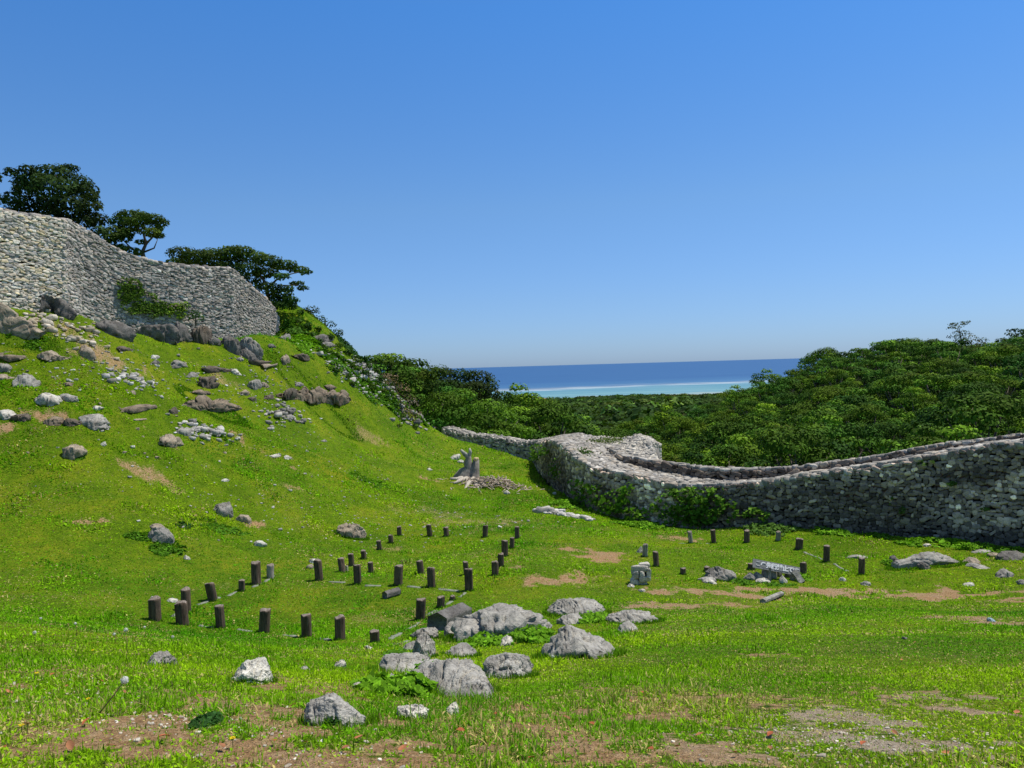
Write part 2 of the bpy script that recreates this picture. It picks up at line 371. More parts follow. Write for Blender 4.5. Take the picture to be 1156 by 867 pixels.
# ------------------------------------------------------------ ground
dirt_spots = [ # px, py, rx, ry, strength, pale
 (130, 825, 80, 20, .6, 0), (60, 755, 60, 8, .5, 0), (215, 800, 70, 20, .62, 0), (270, 845, 80, 18, .62, 0), (40, 850, 60, 15, .6, 0), (460, 862, 90, 12, .7, 0),
 (640, 825, 110, 22, .8, 0), (740, 800, 70, 20, .75, 0), (780, 830, 60, 20, .8, .2), (900, 828, 120, 22, .55, .5), (1015, 842, 80, 20, .62, .7), (960, 812, 60, 14, .6, .6), (1090, 800, 60, 12, .5, .4), (860, 740, 30, 8, .6, 0), (870, 790, 60, 10, .5, 0),
 (668, 628, 32, 6, 1, 0), (645, 650, 34, 8, .9, 0), (612, 655, 22, 5, .7, 0), (580, 640, 14, 3, .5, 0),
 (790, 667, 60, 4, 1.1, .1), (735, 684, 44, 3.5, 1.0, .2), (690, 692, 30, 3, .7, .1), (850, 665, 45, 2.2, 1.15, .1), (900, 666, 50, 2.6, 1.15, .1), (960, 669, 70, 3.2, 1.3, .15), (1030, 671, 70, 3, 1.25, .1), (1100, 673, 70, 2.8, 1.15, .1), (1160, 675, 40, 3, 1.1, .1), (1125, 702, 35, 6, .8, .2), (830, 683, 40, 3, .6, 0), (1010, 642, 25, 3, .8, .1), (770, 608, 25, 3, .7, .1),
 (160, 532, 50, 9, .5, 0), (90, 588, 22, 9, .6, 0), (200, 507, 50, 6, .5, 0), (300, 510, 40, 5, .6, 0), (325, 548, 20, 3, .5, 0), (120, 400, 60, 14, .5, .1), (70, 375, 40, 16, .4, 0), (60, 470, 40, 8, .6, 0), (10, 480, 10, 8, .8, 0), (285, 592, 18, 5, .7, 0), (290, 470, 20, 3, .6, 0), (420, 495, 30, 10, .4, 0), (480, 540, 20, 3, .5, 0),
 (470, 580, 80, 14, .35, .2), (550, 590, 60, 8, .4, .2), (340, 590, 40, 10, .25, 0), (255, 430, 30, 8, .4, 0), (300, 700, 60, 8, .35, 0), (430, 700, 40, 6, .35, 0), (440, 620, 30, 5, .4, 0), (520, 690, 20, 5, .4, 0), (250, 660, 30, 4, .3, 0), (380, 690, 30, 4, .3, 0),
 (350, 860, 50, 10, .8, 0), (30, 690, 30, 6, .3, 0), (1000, 730, 60, 8, .3, 0), (640, 690, 40, 4, .5, 0), (190, 360, 60, 10, .3, 0)]
_D = []
for px, py, rx, ry, s_, pl in dirt_spots:
    g = ground(px, py); lo_ = ground(px, py+ry); hi_ = ground(px, py-ry)
    _D.append((g[0], g[1], max(rx*g[1]/F, .15), max(min((hi_[1]-lo_[1])/2, 3.5), .15), s_, pl))
def masks(x, y):
    p = np.stack([x, y], -1); d = np.zeros(x.shape); pale = np.zeros(x.shape)
    r = np.hypot(x, y)
    n = fbm(p*.9, 4, 31)*1.0+fbm(p*3.3, 3, 35)*.9*(r < 60)+fbm(p*11, 2, 36)*.9*(r < 14)
    for gx, gy, rx, ry, s_, pl in _D:
        q = np.sqrt(((x-gx)/rx)**2+((y-gy)/ry)**2); f = s_*np.clip(1.12-q*.8+n*.95, 0, 1)
        pale = np.where(f > d, pl, pale); d = np.maximum(d, f)
    near = smooth(10, 4, r); d = np.maximum(d, (.16+.84*near)*.85*smooth(.05, .55, fbm(p*1.4, 3, 41)+.7*fbm(p*7, 2, 43))); pale = np.clip(pale+.25*fbm(p*5, 2, 47), 0, 1)
    return d, pale
def forest_start(px):
    return np.interp(px, [-900, 330, 400, 440, 500, 560, 600, 640, 700, 760, 860, 960, 1060, 1156, 1400], [60, 66, 69, 70, 74, 74, 71, 70, 64, 57, 53, 52, 51, 50, 46])
def in_forest(x, y):
    px = CX+F*x/np.maximum(y, 1); return (y > forest_start(px)) & (y > 5)

az = np.concatenate([np.linspace(-180, -46, 30)[:-1], np.linspace(-46, 46, 430), np.linspace(46, 180, 30)[1:-1]])*math.pi/180
rr = np.concatenate([[0.05], np.exp(np.linspace(math.log(.5), math.log(100), 430)), np.exp(np.linspace(math.log(105), math.log(3200), 90))])
A_, R2 = np.meshgrid(az, rr, indexing='ij'); gx, gy = np.sin(A_)*R2, np.cos(A_)*R2
gz = H(gx, gy)
gz = np.where((R2 > 3000), -300, gz)
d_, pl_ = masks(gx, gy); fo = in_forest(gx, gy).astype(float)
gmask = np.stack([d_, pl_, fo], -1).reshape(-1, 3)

m, nt, b = mat('ground_turf', .95, .1); co = tc(nt)
sp = nd(nt, 'ShaderNodeSeparateColor'); nt.links.new(tint(nt), sp.inputs[0])
n1 = noise(nt, co, .35, 4, .6); n2 = noise(nt, co, 2.2, 5, .65); n3 = noise(nt, co, 14, 4, .7); n4 = noise(nt, co, 60, 3, .7)
grass = ramp(nt, n1, [(.3, (.09, .165, .005)), (.5, (.14, .23, .006)), (.7, (.23, .27, .012))])
grass = mul(nt, grass, ramp(nt, n2, [(.3, (.62, .72, .7)), (.5, (1, 1, 1)), (.7, (1.25, 1.12, 1))]))
grass = mul(nt, grass, ramp(nt, n3, [(.3, (.5, .55, .5)), (.55, (1, 1, 1)), (.75, (1.35, 1.25, 1.1))]))
dirt = ramp(nt, n3, [(.25, (.22, .12, .05)), (.5, (.44, .27, .13)), (.75, (.62, .45, .26))])
dirt = mul(nt, dirt, ramp(nt, n4, [(.3, (.5,)*3), (.6, (1.1,)*3)]))
pale = ramp(nt, n4, [(.3, (.2, .17, .12)), (.5, (.44, .37, .27)), (.7, (.66, .60, .50))])
dirt = mul(nt, dirt, pale, 'MIX', sp.outputs[1])
ma = nt.nodes.new('ShaderNodeMath'); ma.operation = 'ADD'; nt.links.new(sp.outputs[0], ma.inputs[0]); nt.links.new(n3, ma.inputs[1])
dm = ramp(nt, ma.outputs[0], [(.82, (0,)*3), (1.0, (1,)*3)])
c = mul(nt, grass, dirt, 'MIX', dm)
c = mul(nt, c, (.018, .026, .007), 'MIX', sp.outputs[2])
nt.links.new(c, b.inputs['Base Color']); bump(nt, b, mul(nt, n3, n4, 'ADD', .7), 1.0, .06)
me = np_mesh('ground', np.stack([gx, gy, gz], -1).reshape(-1, 3), quads=np.concatenate([grid_quads(len(az), len(rr)), np.stack([np.full(len(rr)-1, 0)+0*len(rr)+np.arange(len(rr)-1), np.arange(len(rr)-1)+1, (len(az)-1)*len(rr)+np.arange(len(rr)-1)+1, (len(az)-1)*len(rr)+np.arange(len(rr)-1)], -1)])[:, ::-1], mat=m, col=gmask, smooth_=True)
link('ground', me, kind='structure'); M_turf = m

# ------------------------------------------------------------ sea
m, nt, b = mat('sea_water', .45, .25); co = tc(nt)
sx = nd(nt, 'ShaderNodeSeparateXYZ'); nt.links.new(co, sx.inputs[0])
mp = nd(nt, 'ShaderNodeMapping'); mp.inputs['Scale'].default_value = (.003, .008, 1); nt.links.new(co, mp.inputs[0])
nn = noise(nt, mp.outputs[0], 1, 5, .6)
def mth(op, a, b2, c2=None):
    q = nt.nodes.new('ShaderNodeMath'); q.operation = op
    for i, v in enumerate((a, b2, c2)):
        if v is None: continue
        if isinstance(v, (int, float)): q.inputs[i].default_value = v
        else: nt.links.new(v, q.inputs[i])
    return q.outputs[0]
yy = mth('MULTIPLY_ADD', sx.outputs[1], 1/1000., mth('MULTIPLY_ADD', nn, 1.1, -.6))
yy = mth('MULTIPLY_ADD', sx.outputs[0], -.00022, yy)
yk = mth('MULTIPLY', yy, .125)   # 0..8 km
colr = ramp(nt, yk, [(.25, (.34, .38, .32)), (.265, (.17, .34, .35)), (.33, (.11, .27, .32)), (.352, (.15, .30, .36)), (.366, (.40, .47, .50)), (.378, (.20, .26, .32)), (.395, (.05, .15, .29)), (.50, (.026, .10, .245)), (1, (.024, .095, .24))])
mp2 = nd(nt, 'ShaderNodeMapping'); mp2.inputs['Scale'].default_value = (.0012, .006, 1); nt.links.new(co, mp2.inputs[0])
n5 = noise(nt, mp2.outputs[0], 1, 4, .6)
colr = mul(nt, colr, ramp(nt, n5, [(.35, (.8, .85, .9)), (.65, (1.15, 1.1, 1.06))]))
nt.links.new(colr, b.inputs['Base Color'])
S_ = 90000.
me = np_mesh('sea', [(-S_, 500, -95), (S_, 500, -95), (S_, S_, -95), (-S_, S_, -95)], quads=[(0, 1, 2, 3)], mat=m)
link('sea', me, kind='structure')

# ------------------------------------------------------------ left rampart (retaining wall on the hill)
rng = np.random.default_rng(11)
lw = [(-150, 205, 345, 34.5), (-60, 226, 338, 38.5), (0, 237, 343, 41), (30, 242.5, 350, 42.2), (72, 248, 360, 44), (78, 249.5, 362, 44.5), (92, 257, 368, 45.5), (120, 275, 375, 46.8), (150, 289, 379, 48), (175, 296, 381, 49), (200, 300, 383, 50), (240, 302.5, 387, 52), (262, 303, 392, 53.2), (268, 308, 390, 54), (285, 325, 386, 55.5), (300, 336, 384, 57), (308, 346, 380, 58.2), (314, 358, 374, 59.2)]
def solid(acc, secs, col):
    """closed solid through cross sections (each a list of the same number of points)"""
    S = np.array(secs); n, k = S.shape[:2]
    Q = []
    for i in range(n-1):
        for j in range(k):
            Q.append((i*k+j, i*k+(j+1) % k, (i+1)*k+(j+1) % k, (i+1)*k+j))
    if k == 4: Q += [(3, 2, 1, 0), tuple((n-1)*k+j for j in range(4))]
    acc.add(S.reshape(-1, 3), Q=Q, col=col)
def wall_lines(st, batter=.6, back=2.4, sink=.5):
    T, B, Bk = [], [], []
    for px, pt, pb, Y in st:
        B.append(P(px, pb, Y)); T.append(P(px, pt, Y+batter))
    return np.array(B), np.array(T)
B, T = wall_lines(lw)
out = norm(np.cross(np.gradient(B, axis=0), [0, 0, 1.])); out[:, 2] = 0
acc = Acc()
solid(acc, [[b_-[0, 0, .9]-o_*.12, t_-o_*.14, t_-o_*2.2, b_-o_*3-[0, 0, .9]] for b_, t_, o_ in zip(B, T, out)], (.10, .093, .083))
pale_pal = [(.70, .62, .49), (.64, .58, .48), (.56, .51, .44), (.46, .44, .41), (.70, .58, .37), (.78, .72, .60), (.40, .37, .32), (.62, .53, .41)]
grey_pal = [(.40, .365, .32), (.35, .32, .285), (.31, .285, .26), (.45, .40, .34), (.26, .24, .22), (.50, .46, .41), (.40, .34, .28)]
sB = B-np.array([0, 0, .35])
k1 = 5
stone_patch(acc, sB[:k1], T[:k1], out.mean(0), .29, .122, .09, pale_pal, rng, wvar=.36)
stone_patch(acc, sB[k1-1:13], T[k1-1:13], out.mean(0), .26, .125, .09, grey_pal, rng, colf=lambda U, S, hl, col: col*(1+.35*(smooth(5, 0, U)*smooth(-.2, .5, vnoise(np.stack([U, S], 1)*1.3, 2)))[:, None])*np.where((rng.random(len(U)) < .07)[:, None], 1.5, 1))
stone_patch(acc, sB[12:], T[12:], out[12:].mean(0), .25, .125, .09, grey_pal, rng)
stone_patch(acc, T-out*.1, T-out*2.1+[0, 0, .05], (0, 0, 1), .42, .34, .14, grey_pal, rng)
o = link('rampart_wall', acc.mesh('rampart_wall', M_wall), label='tall battered dry-stone rampart of pale and grey limestone high on the left hillside', cat='wall')
LW_B, LW_T, LW_O = B, T, out
# fill behind the rampart
pl0 = T-out*2.15-[0, 0, .25]; fillA = Acc()
rows_ = [pl0+[0, 0, .0]]+[pl0+np.array([-dx*.75, dx*.66, .06*dx if dx < 12 else -.1*dx+1.6])+np.array([0, 0, 1])*(.2*vnoise(np.stack([pl0[:, 0]*.4+dx, pl0[:, 1]*.4], 1), 3))[:, None] for dx in (3, 6, 10, 16, 26)]
G = np.stack(rows_, 1)
me = np_mesh('terrace', G.reshape(-1, 3), quads=grid_quads(len(pl0), 6), mat=M_turf, col=np.zeros((len(pl0)*6, 3)), smooth_=True)
link('terrace', me, kind='structure')

# ------------------------------------------------------------ right wall with walkway and parapet
rw = [ # base px,py,Y ; top px,py
 (602, 520, 61.5, 604, 503), (608, 527, 58, 609, 501), (621, 541, 52.5, 621, 498), (634, 558, 48.3, 632, 501), (643, 566, 46, 641, 509), (653, 573, 44.4, 651, 517), (675, 580, 42.4, 669, 529.5), (700, 584, 41, 702, 535.5), (738, 592, 39.5, 738, 543.5), (766, 596, 38.6, 766, 548.5), (792, 597, 38, 792, 549), (830, 596, 37.4, 828, 548), (860, 594, 36.8, 860, 545.5), (900, 597, 36, 900, 539.5), (956, 602, 34.9, 956, 531.5), (1000, 604, 34, 1000, 525.5), (1040, 607, 33.1, 1030, 519.5), (1070, 610, 32.4, 1070, 512.5), (1118, 614.5, 31.2, 1118, 503.5), (1160, 619, 30.2, 1158, 500), (1230, 627, 28.6, 1225, 490), (1330, 640, 26.5, 1325, 478)]
B = np.array([P(a, b_, Y) for a, b_, Y, _, _ in rw]); T = np.array([P(c_, d2, Y+.35) for _, _, Y, c_, d2 in rw])
out = norm(np.cross(np.gradient(B, axis=0), [0, 0, 1.])); out[:, 2] = 0
# far edge of the walkway
fe = [(606, 498.5, 64.5), (612, 496.5, 63.5), (636, 492, 61), (653, 490.5, 58), (670, 493, 55), (683, 499, 50.5), (690, 513, 46), (700, 522, 44.4), (738, 532, 43), (766, 536.5, 41.8), (792, 541.5, 40.2), (830, 544.2, 39), (862, 542.4, 38.4), (902, 536.8, 37.6), (958, 528.5, 36.6), (1002, 521.5, 35.6), (1032, 516, 34.8), (1072, 508.7, 34), (1120, 500.5, 32.9), (1160, 496.8, 31.9), (1227, 487, 30.2), (1327, 475, 28)]
W2 = np.array([P(*q) for q in fe])
pt_ = [(683, 502), (690, 508.5), (700, 515.5), (738, 521.5), (766, 526), (792, 529.5), (830, 531), (862, 531), (902, 528.5), (956, 521.5), (1000, 515), (1032, 508.5), (1072, 502.5), (1118, 497.2), (1158, 492), (1225, 483), (1325, 470)]
PB = W2[5:]; PT = np.array([P(a, b_, W2[5+i][1]+.12) for i, (a, b_) in enumerate(pt_)])
acc = Acc(); outW = norm(np.cross(np.gradient(W2, axis=0), [0, 0, 1.])); outW[:, 2] = 0
solid(acc, [[b_-[0, 0, .8]-o_*.12, t_-o_*.15-[0, 0, .02], w_-[0, 0, .10], w_*np.array([1, 1, 0])+[0, 0, b_[2]-5]-o2*.9] for b_, t_, w_, o_, o2 in zip(B, T, W2, out, outW)], (.028, .026, .024))
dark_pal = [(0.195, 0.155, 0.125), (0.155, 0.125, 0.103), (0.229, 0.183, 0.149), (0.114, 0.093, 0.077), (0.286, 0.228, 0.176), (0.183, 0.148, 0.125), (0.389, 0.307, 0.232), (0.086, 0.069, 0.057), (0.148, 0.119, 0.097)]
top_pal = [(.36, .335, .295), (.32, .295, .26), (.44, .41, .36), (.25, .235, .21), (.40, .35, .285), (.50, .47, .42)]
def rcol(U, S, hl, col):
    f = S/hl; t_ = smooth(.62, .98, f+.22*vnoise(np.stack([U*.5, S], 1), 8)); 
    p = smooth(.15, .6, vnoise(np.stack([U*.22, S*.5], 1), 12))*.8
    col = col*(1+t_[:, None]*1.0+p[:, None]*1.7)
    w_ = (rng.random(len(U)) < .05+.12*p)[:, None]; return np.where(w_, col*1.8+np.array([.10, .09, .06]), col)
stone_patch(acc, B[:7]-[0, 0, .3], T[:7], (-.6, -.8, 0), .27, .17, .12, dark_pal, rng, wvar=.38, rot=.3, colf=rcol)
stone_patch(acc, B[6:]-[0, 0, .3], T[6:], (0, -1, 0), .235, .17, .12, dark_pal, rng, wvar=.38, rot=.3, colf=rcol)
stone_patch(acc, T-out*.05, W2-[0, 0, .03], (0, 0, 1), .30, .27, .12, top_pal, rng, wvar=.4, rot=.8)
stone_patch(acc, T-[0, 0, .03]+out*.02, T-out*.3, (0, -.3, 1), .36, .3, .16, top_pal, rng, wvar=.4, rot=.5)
link('curtain_wall', acc.mesh('curtain_wall', M_wall), label='long dark dry-stone castle wall with a pale walkway on top, curving away at the right', cat='wall')
RW_B, RW_T, RW_O = B, T, out
# parapet
acc = Acc(); po = outW[5:]
solid(acc, [[b_-[0, 0, .5]-o_*.08, t_-o_*.1-[0, 0, .05], t_-o_*.55-[0, 0, .05], b_-[0, 0, 1]-o_*.65] for b_, t_, o_ in zip(PB, PT, po)], (.07, .07, .068))
stone_patch(acc, PB-[0, 0, .1], PT-[0, 0, .05], (0, -1, 0), .32, .18, .14, dark_pal, rng, wvar=.4, rot=.25)
stone_patch(acc, PT-po*.05, PT-po*.5, (0, 0, 1), .34, .22, .11, top_pal, rng, wvar=.4, rot=.5)
link('parapet_wall', acc.mesh('parapet_wall', M_wall), label='narrow dark parapet wall with a pale top running along the far edge of the walkway', cat='wall')
# collapsed stub at the bend
A0 = np.array([P(*q) for q in [(682, 503.5, 48.8), (690, 510, 46.4), (700, 516, 44.8), (720, 519, 44.1), (742, 522, 43.6)]])
A1 = np.array([P(*q) for q in [(676, 494.5, 54), (690, 496, 52), (703, 496.5, 50.5), (722, 492.5, 48.8), (733, 500, 46.2)]])
A2 = A1+np.array([1.0, 2.2, -.4]); A3 = A2+np.array([1, 1., -6.]); A0b = A0+np.array([.0, .05, -1.5])
acc = Acc(); solid(acc, [[a-[0, 0, .12], b_-[0, 0, .15], c_-[0, 0, .1], d2] for a, b_, c_, d2 in zip(A0, A1, A2, A3)], (.2, .19, .17))
stub_pal = [(.52, .48, .41), (.46, .43, .38), (.40, .37, .32), (.60, .55, .46), (.32, .30, .27)]
stone_patch(acc, A0-[0, 0, .05], A1, (0, -.6, 1), .30, .19, .14, stub_pal, rng, rot=.35)
stone_patch(acc, A1, A2, (0, 0, 1), .34, .26, .14, stub_pal, rng, rot=.5)
stone_patch(acc, np.array([A0[-1], A1[-1], A2[-1]])-[0, 0, 1.3], np.array([A0[-1], A1[-1], A2[-1]]), (1, -.3, .2), .3, .19, .14, stub_pal, rng)
link('wall_turret', acc.mesh('wall_turret', M_wall), label='raised pale pile of wall stones at the bend where the parapet starts', cat='wall')
# broken low wall joining the hill
lw2 = [(500, 484, 490, 68.5), (512, 487.5, 494, 67.5), (526, 490.5, 498, 66.3), (547, 494, 506.5, 64.5), (573, 498, 512, 62.8), (590, 499.5, 514, 61.8), (606, 500.5, 516, 61)]
B2, T2 = wall_lines(lw2, .35); T2[:, 2] += .1*np.sin(np.arange(7)*2.3)
o2 = norm(np.cross(np.gradient(B2, axis=0), [0, 0, 1.])); o2[:, 2] = 0
acc = Acc(); solid(acc, [[b_-[0, 0, 1.2]-o_*.1, t_-o_*.2-[0, 0, .1], t_-o_*1.1-[0, 0, .1], b_-o_*1.5-[0, 0, 3]] for b_, t_, o_ in zip(B2, T2, o2)], (.13, .13, .12))
mid_pal = [(.34, .32, .28), (.28, .265, .235), (.42, .39, .34), (.21, .20, .18), (.50, .46, .40)]
stone_patch(acc, B2-[0, 0, .4], T2, (0, -1, .3), .30, .19, .16, mid_pal, rng, rot=.5, wvar=.4)
stone_patch(acc, T2, T2-o2*1.1, (0, 0, 1), .32, .25, .16, mid_pal, rng, rot=.8, wvar=.4)
link('tumbled_wall', acc.mesh('tumbled_wall', M_wall), label='low tumbled stone wall between the green bushes and the curtain wall bend', cat='wall')

# rubble
def heap(name, label, pts, width, n, size, pal, rise=.0, seed=0, cat='rubble', group=None, kind=None):
    r = np.random.default_rng(seed+50); g = np.array([ground(*q) for q in pts]) if len(pts[0]) == 2 else np.array([[*P(*q)[:2], 0] for q in pts])
    s = np.concatenate([[0], np.cumsum(np.linalg.norm(np.diff(g[:, :2], axis=0), axis=1))])
    u = r.uniform(0, s[-1], n); x = np.interp(u, s, g[:, 0]); y = np.interp(u, s, g[:, 1])
    w_ = r.normal(0, width*.45, (n, 2)); x = x+w_[:, 0]; y = y+w_[:, 1]
    f = np.exp(-(w_**2).sum(1)/(width**2)*2); sz = size*np.exp(r.normal(0, .45, n))
    z = H(x, y)+rise*f*r.uniform(.0, 1, n)+sz*.1
    c = np.stack([x, y, z], 1); a = r.uniform(0, 6.28, n); t_ = np.stack([np.cos(a), np.sin(a), r.normal(0, .2, n)], 1); t_ = norm(t_)
    b_ = norm(np.cross([0, 0, 1.], t_)); nn_ = np.cross(t_, b_)
    pal = np.array(pal); col = pal[r.integers(0, len(pal), n)]*np.exp(r.normal(0, .15, (n, 1)))
    acc = Acc(); org = np.array([x.mean(), y.mean(), z.min()])
    add_stones(acc, c, t_, b_, nn_, sz*.6, sz*.45, sz*.32, col, r)
    o = link(name, acc.mesh(name, M_wall, origin=org), loc=org, label=label, cat=cat)
    if group: o['group'] = group
    o['kind'] = kind or 'stuff'
    return o
white_pal = [(.50, .48, .43), (.42, .40, .36), (.34, .32, .29), (.58, .56, .52)]
heap('rubble_heap', 'pale rubble spill on the ridge beside brown brush', [(404, 412), (420, 424), (434, 436), (446, 446)], 1.3, 200, .18, white_pal, .2, 1)
heap('rubble_heap', 'scattered pale rubble among weeds on the upper ridge slope', [(368, 405), (385, 415), (402, 425), (412, 432)], 2.2, 200, .15, white_pal, .1, 2)
heap('rubble_heap', 'grey rubble row at the foot of the ridge running to the low wall', [(420, 445), (432, 455), (445, 466), (470, 476), (490, 484), (506, 490)], .8, 300, .19, mid_pal, .25, 3)
heap('rubble_heap', 'white stone strip lying on the grass before the curtain wall', [(608, 577), (628, 579), (645, 583), (664, 587)], .4, 260, .13, white_pal+[(.68,.66,.62)], .06, 4)
heap('rubble_heap', 'grey flat stones in a short strip on the middle slope', [(300, 474), (318, 470), (334, 464)], .9, 80, .17, mid_pal, .1, 5)
heap('rubble_heap', 'white loose stones strewn under the brown ledge on the left slope', [(200, 484), (225, 486), (243, 492), (255, 488)], .9, 80, .16, white_pal, .05, 6)
heap('rubble_heap', 'small white stones strewn on the left slope above the long brown ledge', [(128, 420), (150, 428), (170, 436)], 1.2, 70, .16, white_pal, .05, 7)
heap('rubble_heap', 'pinkish rubble patch under the pale slope at the rampart foot', [(40, 358), (75, 375), (105, 385)], 1.5, 110, .16, [(.5, .42, .3), (.56, .5, .4)], .05, 8)
heap('loose_stones', 'tiny pale stones littering the turf of the slope', [(250, 440), (330, 500), (450, 560), (560, 590), (420, 600), (250, 560), (120, 520)], 5.5, 600, .05, white_pal, 0, 9, cat='stones', kind='stuff')
heap('loose_stones', 'tiny pale stones littering the upper left hillside', [(10, 400), (120, 420), (240, 430), (330, 430)], 3.0, 420, .075, white_pal+[(.4, .33, .25)], 0, 10, cat='stones', kind='stuff')
heap('gravel', 'pale gravel in the worn turf at the near right', [(850, 830), (940, 822), (1010, 845), (1060, 850), (900, 850)], .8, 900, .007, [(.42, .37, .29), (.52, .47, .38), (.33, .28, .2)], 0, 11, cat='gravel', kind='stuff')
heap('gravel', 'pale crumbs of stone in the bare soil at the near left', [(60, 760), (140, 820), (230, 805), (300, 850), (450, 858)], .5, 500, .009, [(.5, .42, .32), (.6, .55, .45)], 0, 12, cat='gravel', kind='stuff')

# ------------------------------------------------------------ rocks
GREY = (.30, .285, .26); LGREY = (.36, .345, .315); BROWN = (.25, .20, .15); DBROWN = (.15, .125, .10); PALE = (.56, .53, .47); WHITE = (.58, .56, .50); DGREY = (.17, .16, .15); TAN = (.36, .30, .23)
rock_n = [0]; feet = []
def profile_rock(label, outline, base, depth=.7, col=GREY, rough=.12, name='rock', fine=False, cat='rock', overhang=0, group=None, base2=None, tent=1.25, cuts=13):
    """rock whose skyline follows the outline; base (and base2 at its right end) is the picture row where its foot meets the turf"""
    rock_n[0] += 1; sd = rock_n[0]*13; rk = np.random.default_rng(sd)
    o_ = np.array(outline, float); base2 = base if base2 is None else base2
    nu, nv = (120, 84) if fine else (44, 32)
    u = np.linspace(0, 1, nu); px = o_[0, 0]+(o_[-1, 0]-o_[0, 0])*u
    us = np.linspace(0, 1, 6); gs = np.array([ground(o_[0, 0]+(o_[-1, 0]-o_[0, 0])*t_, base+(base2-base)*t_) for t_ in us])
    if base == base2: gs[:, 1] = np.median(gs[:, 1])
    W = np.linalg.norm((o_[-1, 0]-o_[0, 0])/F*gs[:, 1].mean()); Dm = max(W*.5*depth, .04)
    Yc = np.interp(u, us, gs[:, 1])+Dm*.75
    pyt = np.interp(px, o_[:, 0], o_[:, 1])
    top = np.array([P(a, b_, y_) for a, b_, y_ in zip(px, pyt, Yc)])
    gz_ = H(top[:, 0], Yc); h = np.maximum(top[:, 2]-gz_, .01)
    h = h*np.clip(np.minimum(u, 1-u)*9, 0, 1)**.5+.003
    D = Dm*np.clip(np.sin(np.pi*u), 0, 1)**.6*(.5+.5*(h/h.max()))
    th = np.linspace(0, 2*np.pi, nv, endpoint=False); cs, sn = np.cos(th), np.sin(th)
    cs2 = np.sign(cs)*np.abs(cs)**(.85 if tent < 1.1 else 1.0); sn2 = np.where(sn > 0, np.abs(sn)**tent, -.9*np.abs(sn))
    hl_ = np.where(sn2 > 0, h[:, None]*sn2[None], (h.max()*.5+.05)*sn2[None]*np.clip(np.sin(np.pi*u), .02, 1)[:, None])
    Yv = Yc[:, None]+D[:, None]*cs2[None]-overhang*np.maximum(hl_, 0)
    gfr = H(np.repeat(top[:, 0:1], nv, 1), Yv)      # the foot follows the slope of the turf
    k_ = np.clip(1-hl_/np.maximum(h[:, None], 1e-3), 0, 1)**2
    Z = gz_[:, None]+(gfr-gz_[:, None])*k_*.8+hl_
    V = np.stack([np.repeat(top[:, 0:1], nv, 1), Yv, Z], -1)
    size = max(min(W, h.max()*2.5), .02); c0_ = np.array([top[:, 0].mean(), Yc.mean(), gz_.mean()])
    q = (V-c0_)/size; lo0, hi0 = q.min((0, 1)), q.max((0, 1)); q = _cut(q, rk, cuts, .66, .9, .35)
    for _ in range(5):       # steps of bedding across the top
        n = norm(rk.normal(0, 1, 3)+[0, 0, .2]); f = q@n; q = q+(n*.018*rk.uniform(.4, 1.4))*np.sign(f-rk.uniform(-.3, .4)*np.abs(f).max())[..., None]*np.clip(np.sin(np.pi*u)*5, 0, 1)[:, None, None]
    rad = norm(q+1e-6)
    n1 = 1-2*np.abs(fbm(q*1.9+sd, 3, sd)); n2 = fbm(q*6+sd, 4, sd+5, .6); n3 = np.maximum(0, 1-np.abs(vnoise(q*3.4+[0, 0, sd], sd+9))*9)
    disp = rough*(.40*n1+.42*n2-.55*n3-.3*np.maximum(0, 1-np.abs(vnoise(q*[7., 7, 3]+sd, sd+11))*7))
    q = q+rad*(disp*np.clip(np.sin(np.pi*u)*4, 0, 1)[:, None])[:, :, None]
    lo1, hi1 = q.min((0, 1)), q.max((0, 1)); q = lo0+(q-lo1)/(hi1-lo1)*(hi0-lo0)
    V = q*size+c0_
    Vf = V.reshape(-1, 3); Q = [(i*nv+j, (i+1)*nv+j, (i+1)*nv+(j+1) % nv, i*nv+(j+1) % nv) for i in range(nu-1) for j in range(nv)]
    c0 = len(Vf); Vf = np.concatenate([Vf, [V[0].mean(0), V[-1].mean(0)]])
    Tt = [(c0, j, (j+1) % nv) for j in range(nv)]+[(c0+1, (nu-1)*nv+(j+1) % nv, (nu-1)*nv+j) for j in range(nv)]
    me = np_mesh(name, Vf-c0_, Tt, Q, M_rock, np.broadcast_to(np.array(col), Vf.shape), smooth_=False)
    o = link(name, me, loc=c0_, label=label, cat=cat)
    if group: o['group'] = group
    if fine: feet.append((Vf[:, 0], Yc, W, Dm, top[:, 0].mean()))
    return o
def simple_rock(label, px, base, w, h, col=GREY, seed=0, depth=.8, rough=.14, slant=0, **kw):
    r = random.Random(seed+px*7+base); n = 8; o_ = []
    pk = r.uniform(.25, .75)
    for i in range(n):
        t_ = i/(n-1); e = (min(t_/pk, 1) if t_ < pk else (1-t_)/(1-pk))**.5
        o_.append((px-w/2+w*t_, base+slant*h*(t_-.5)-h*e*r.uniform(.78, 1.0)))
    return profile_rock(label, o_, base-slant*h*.5, depth, col, rough, base2=base+slant*h*.5, **kw)

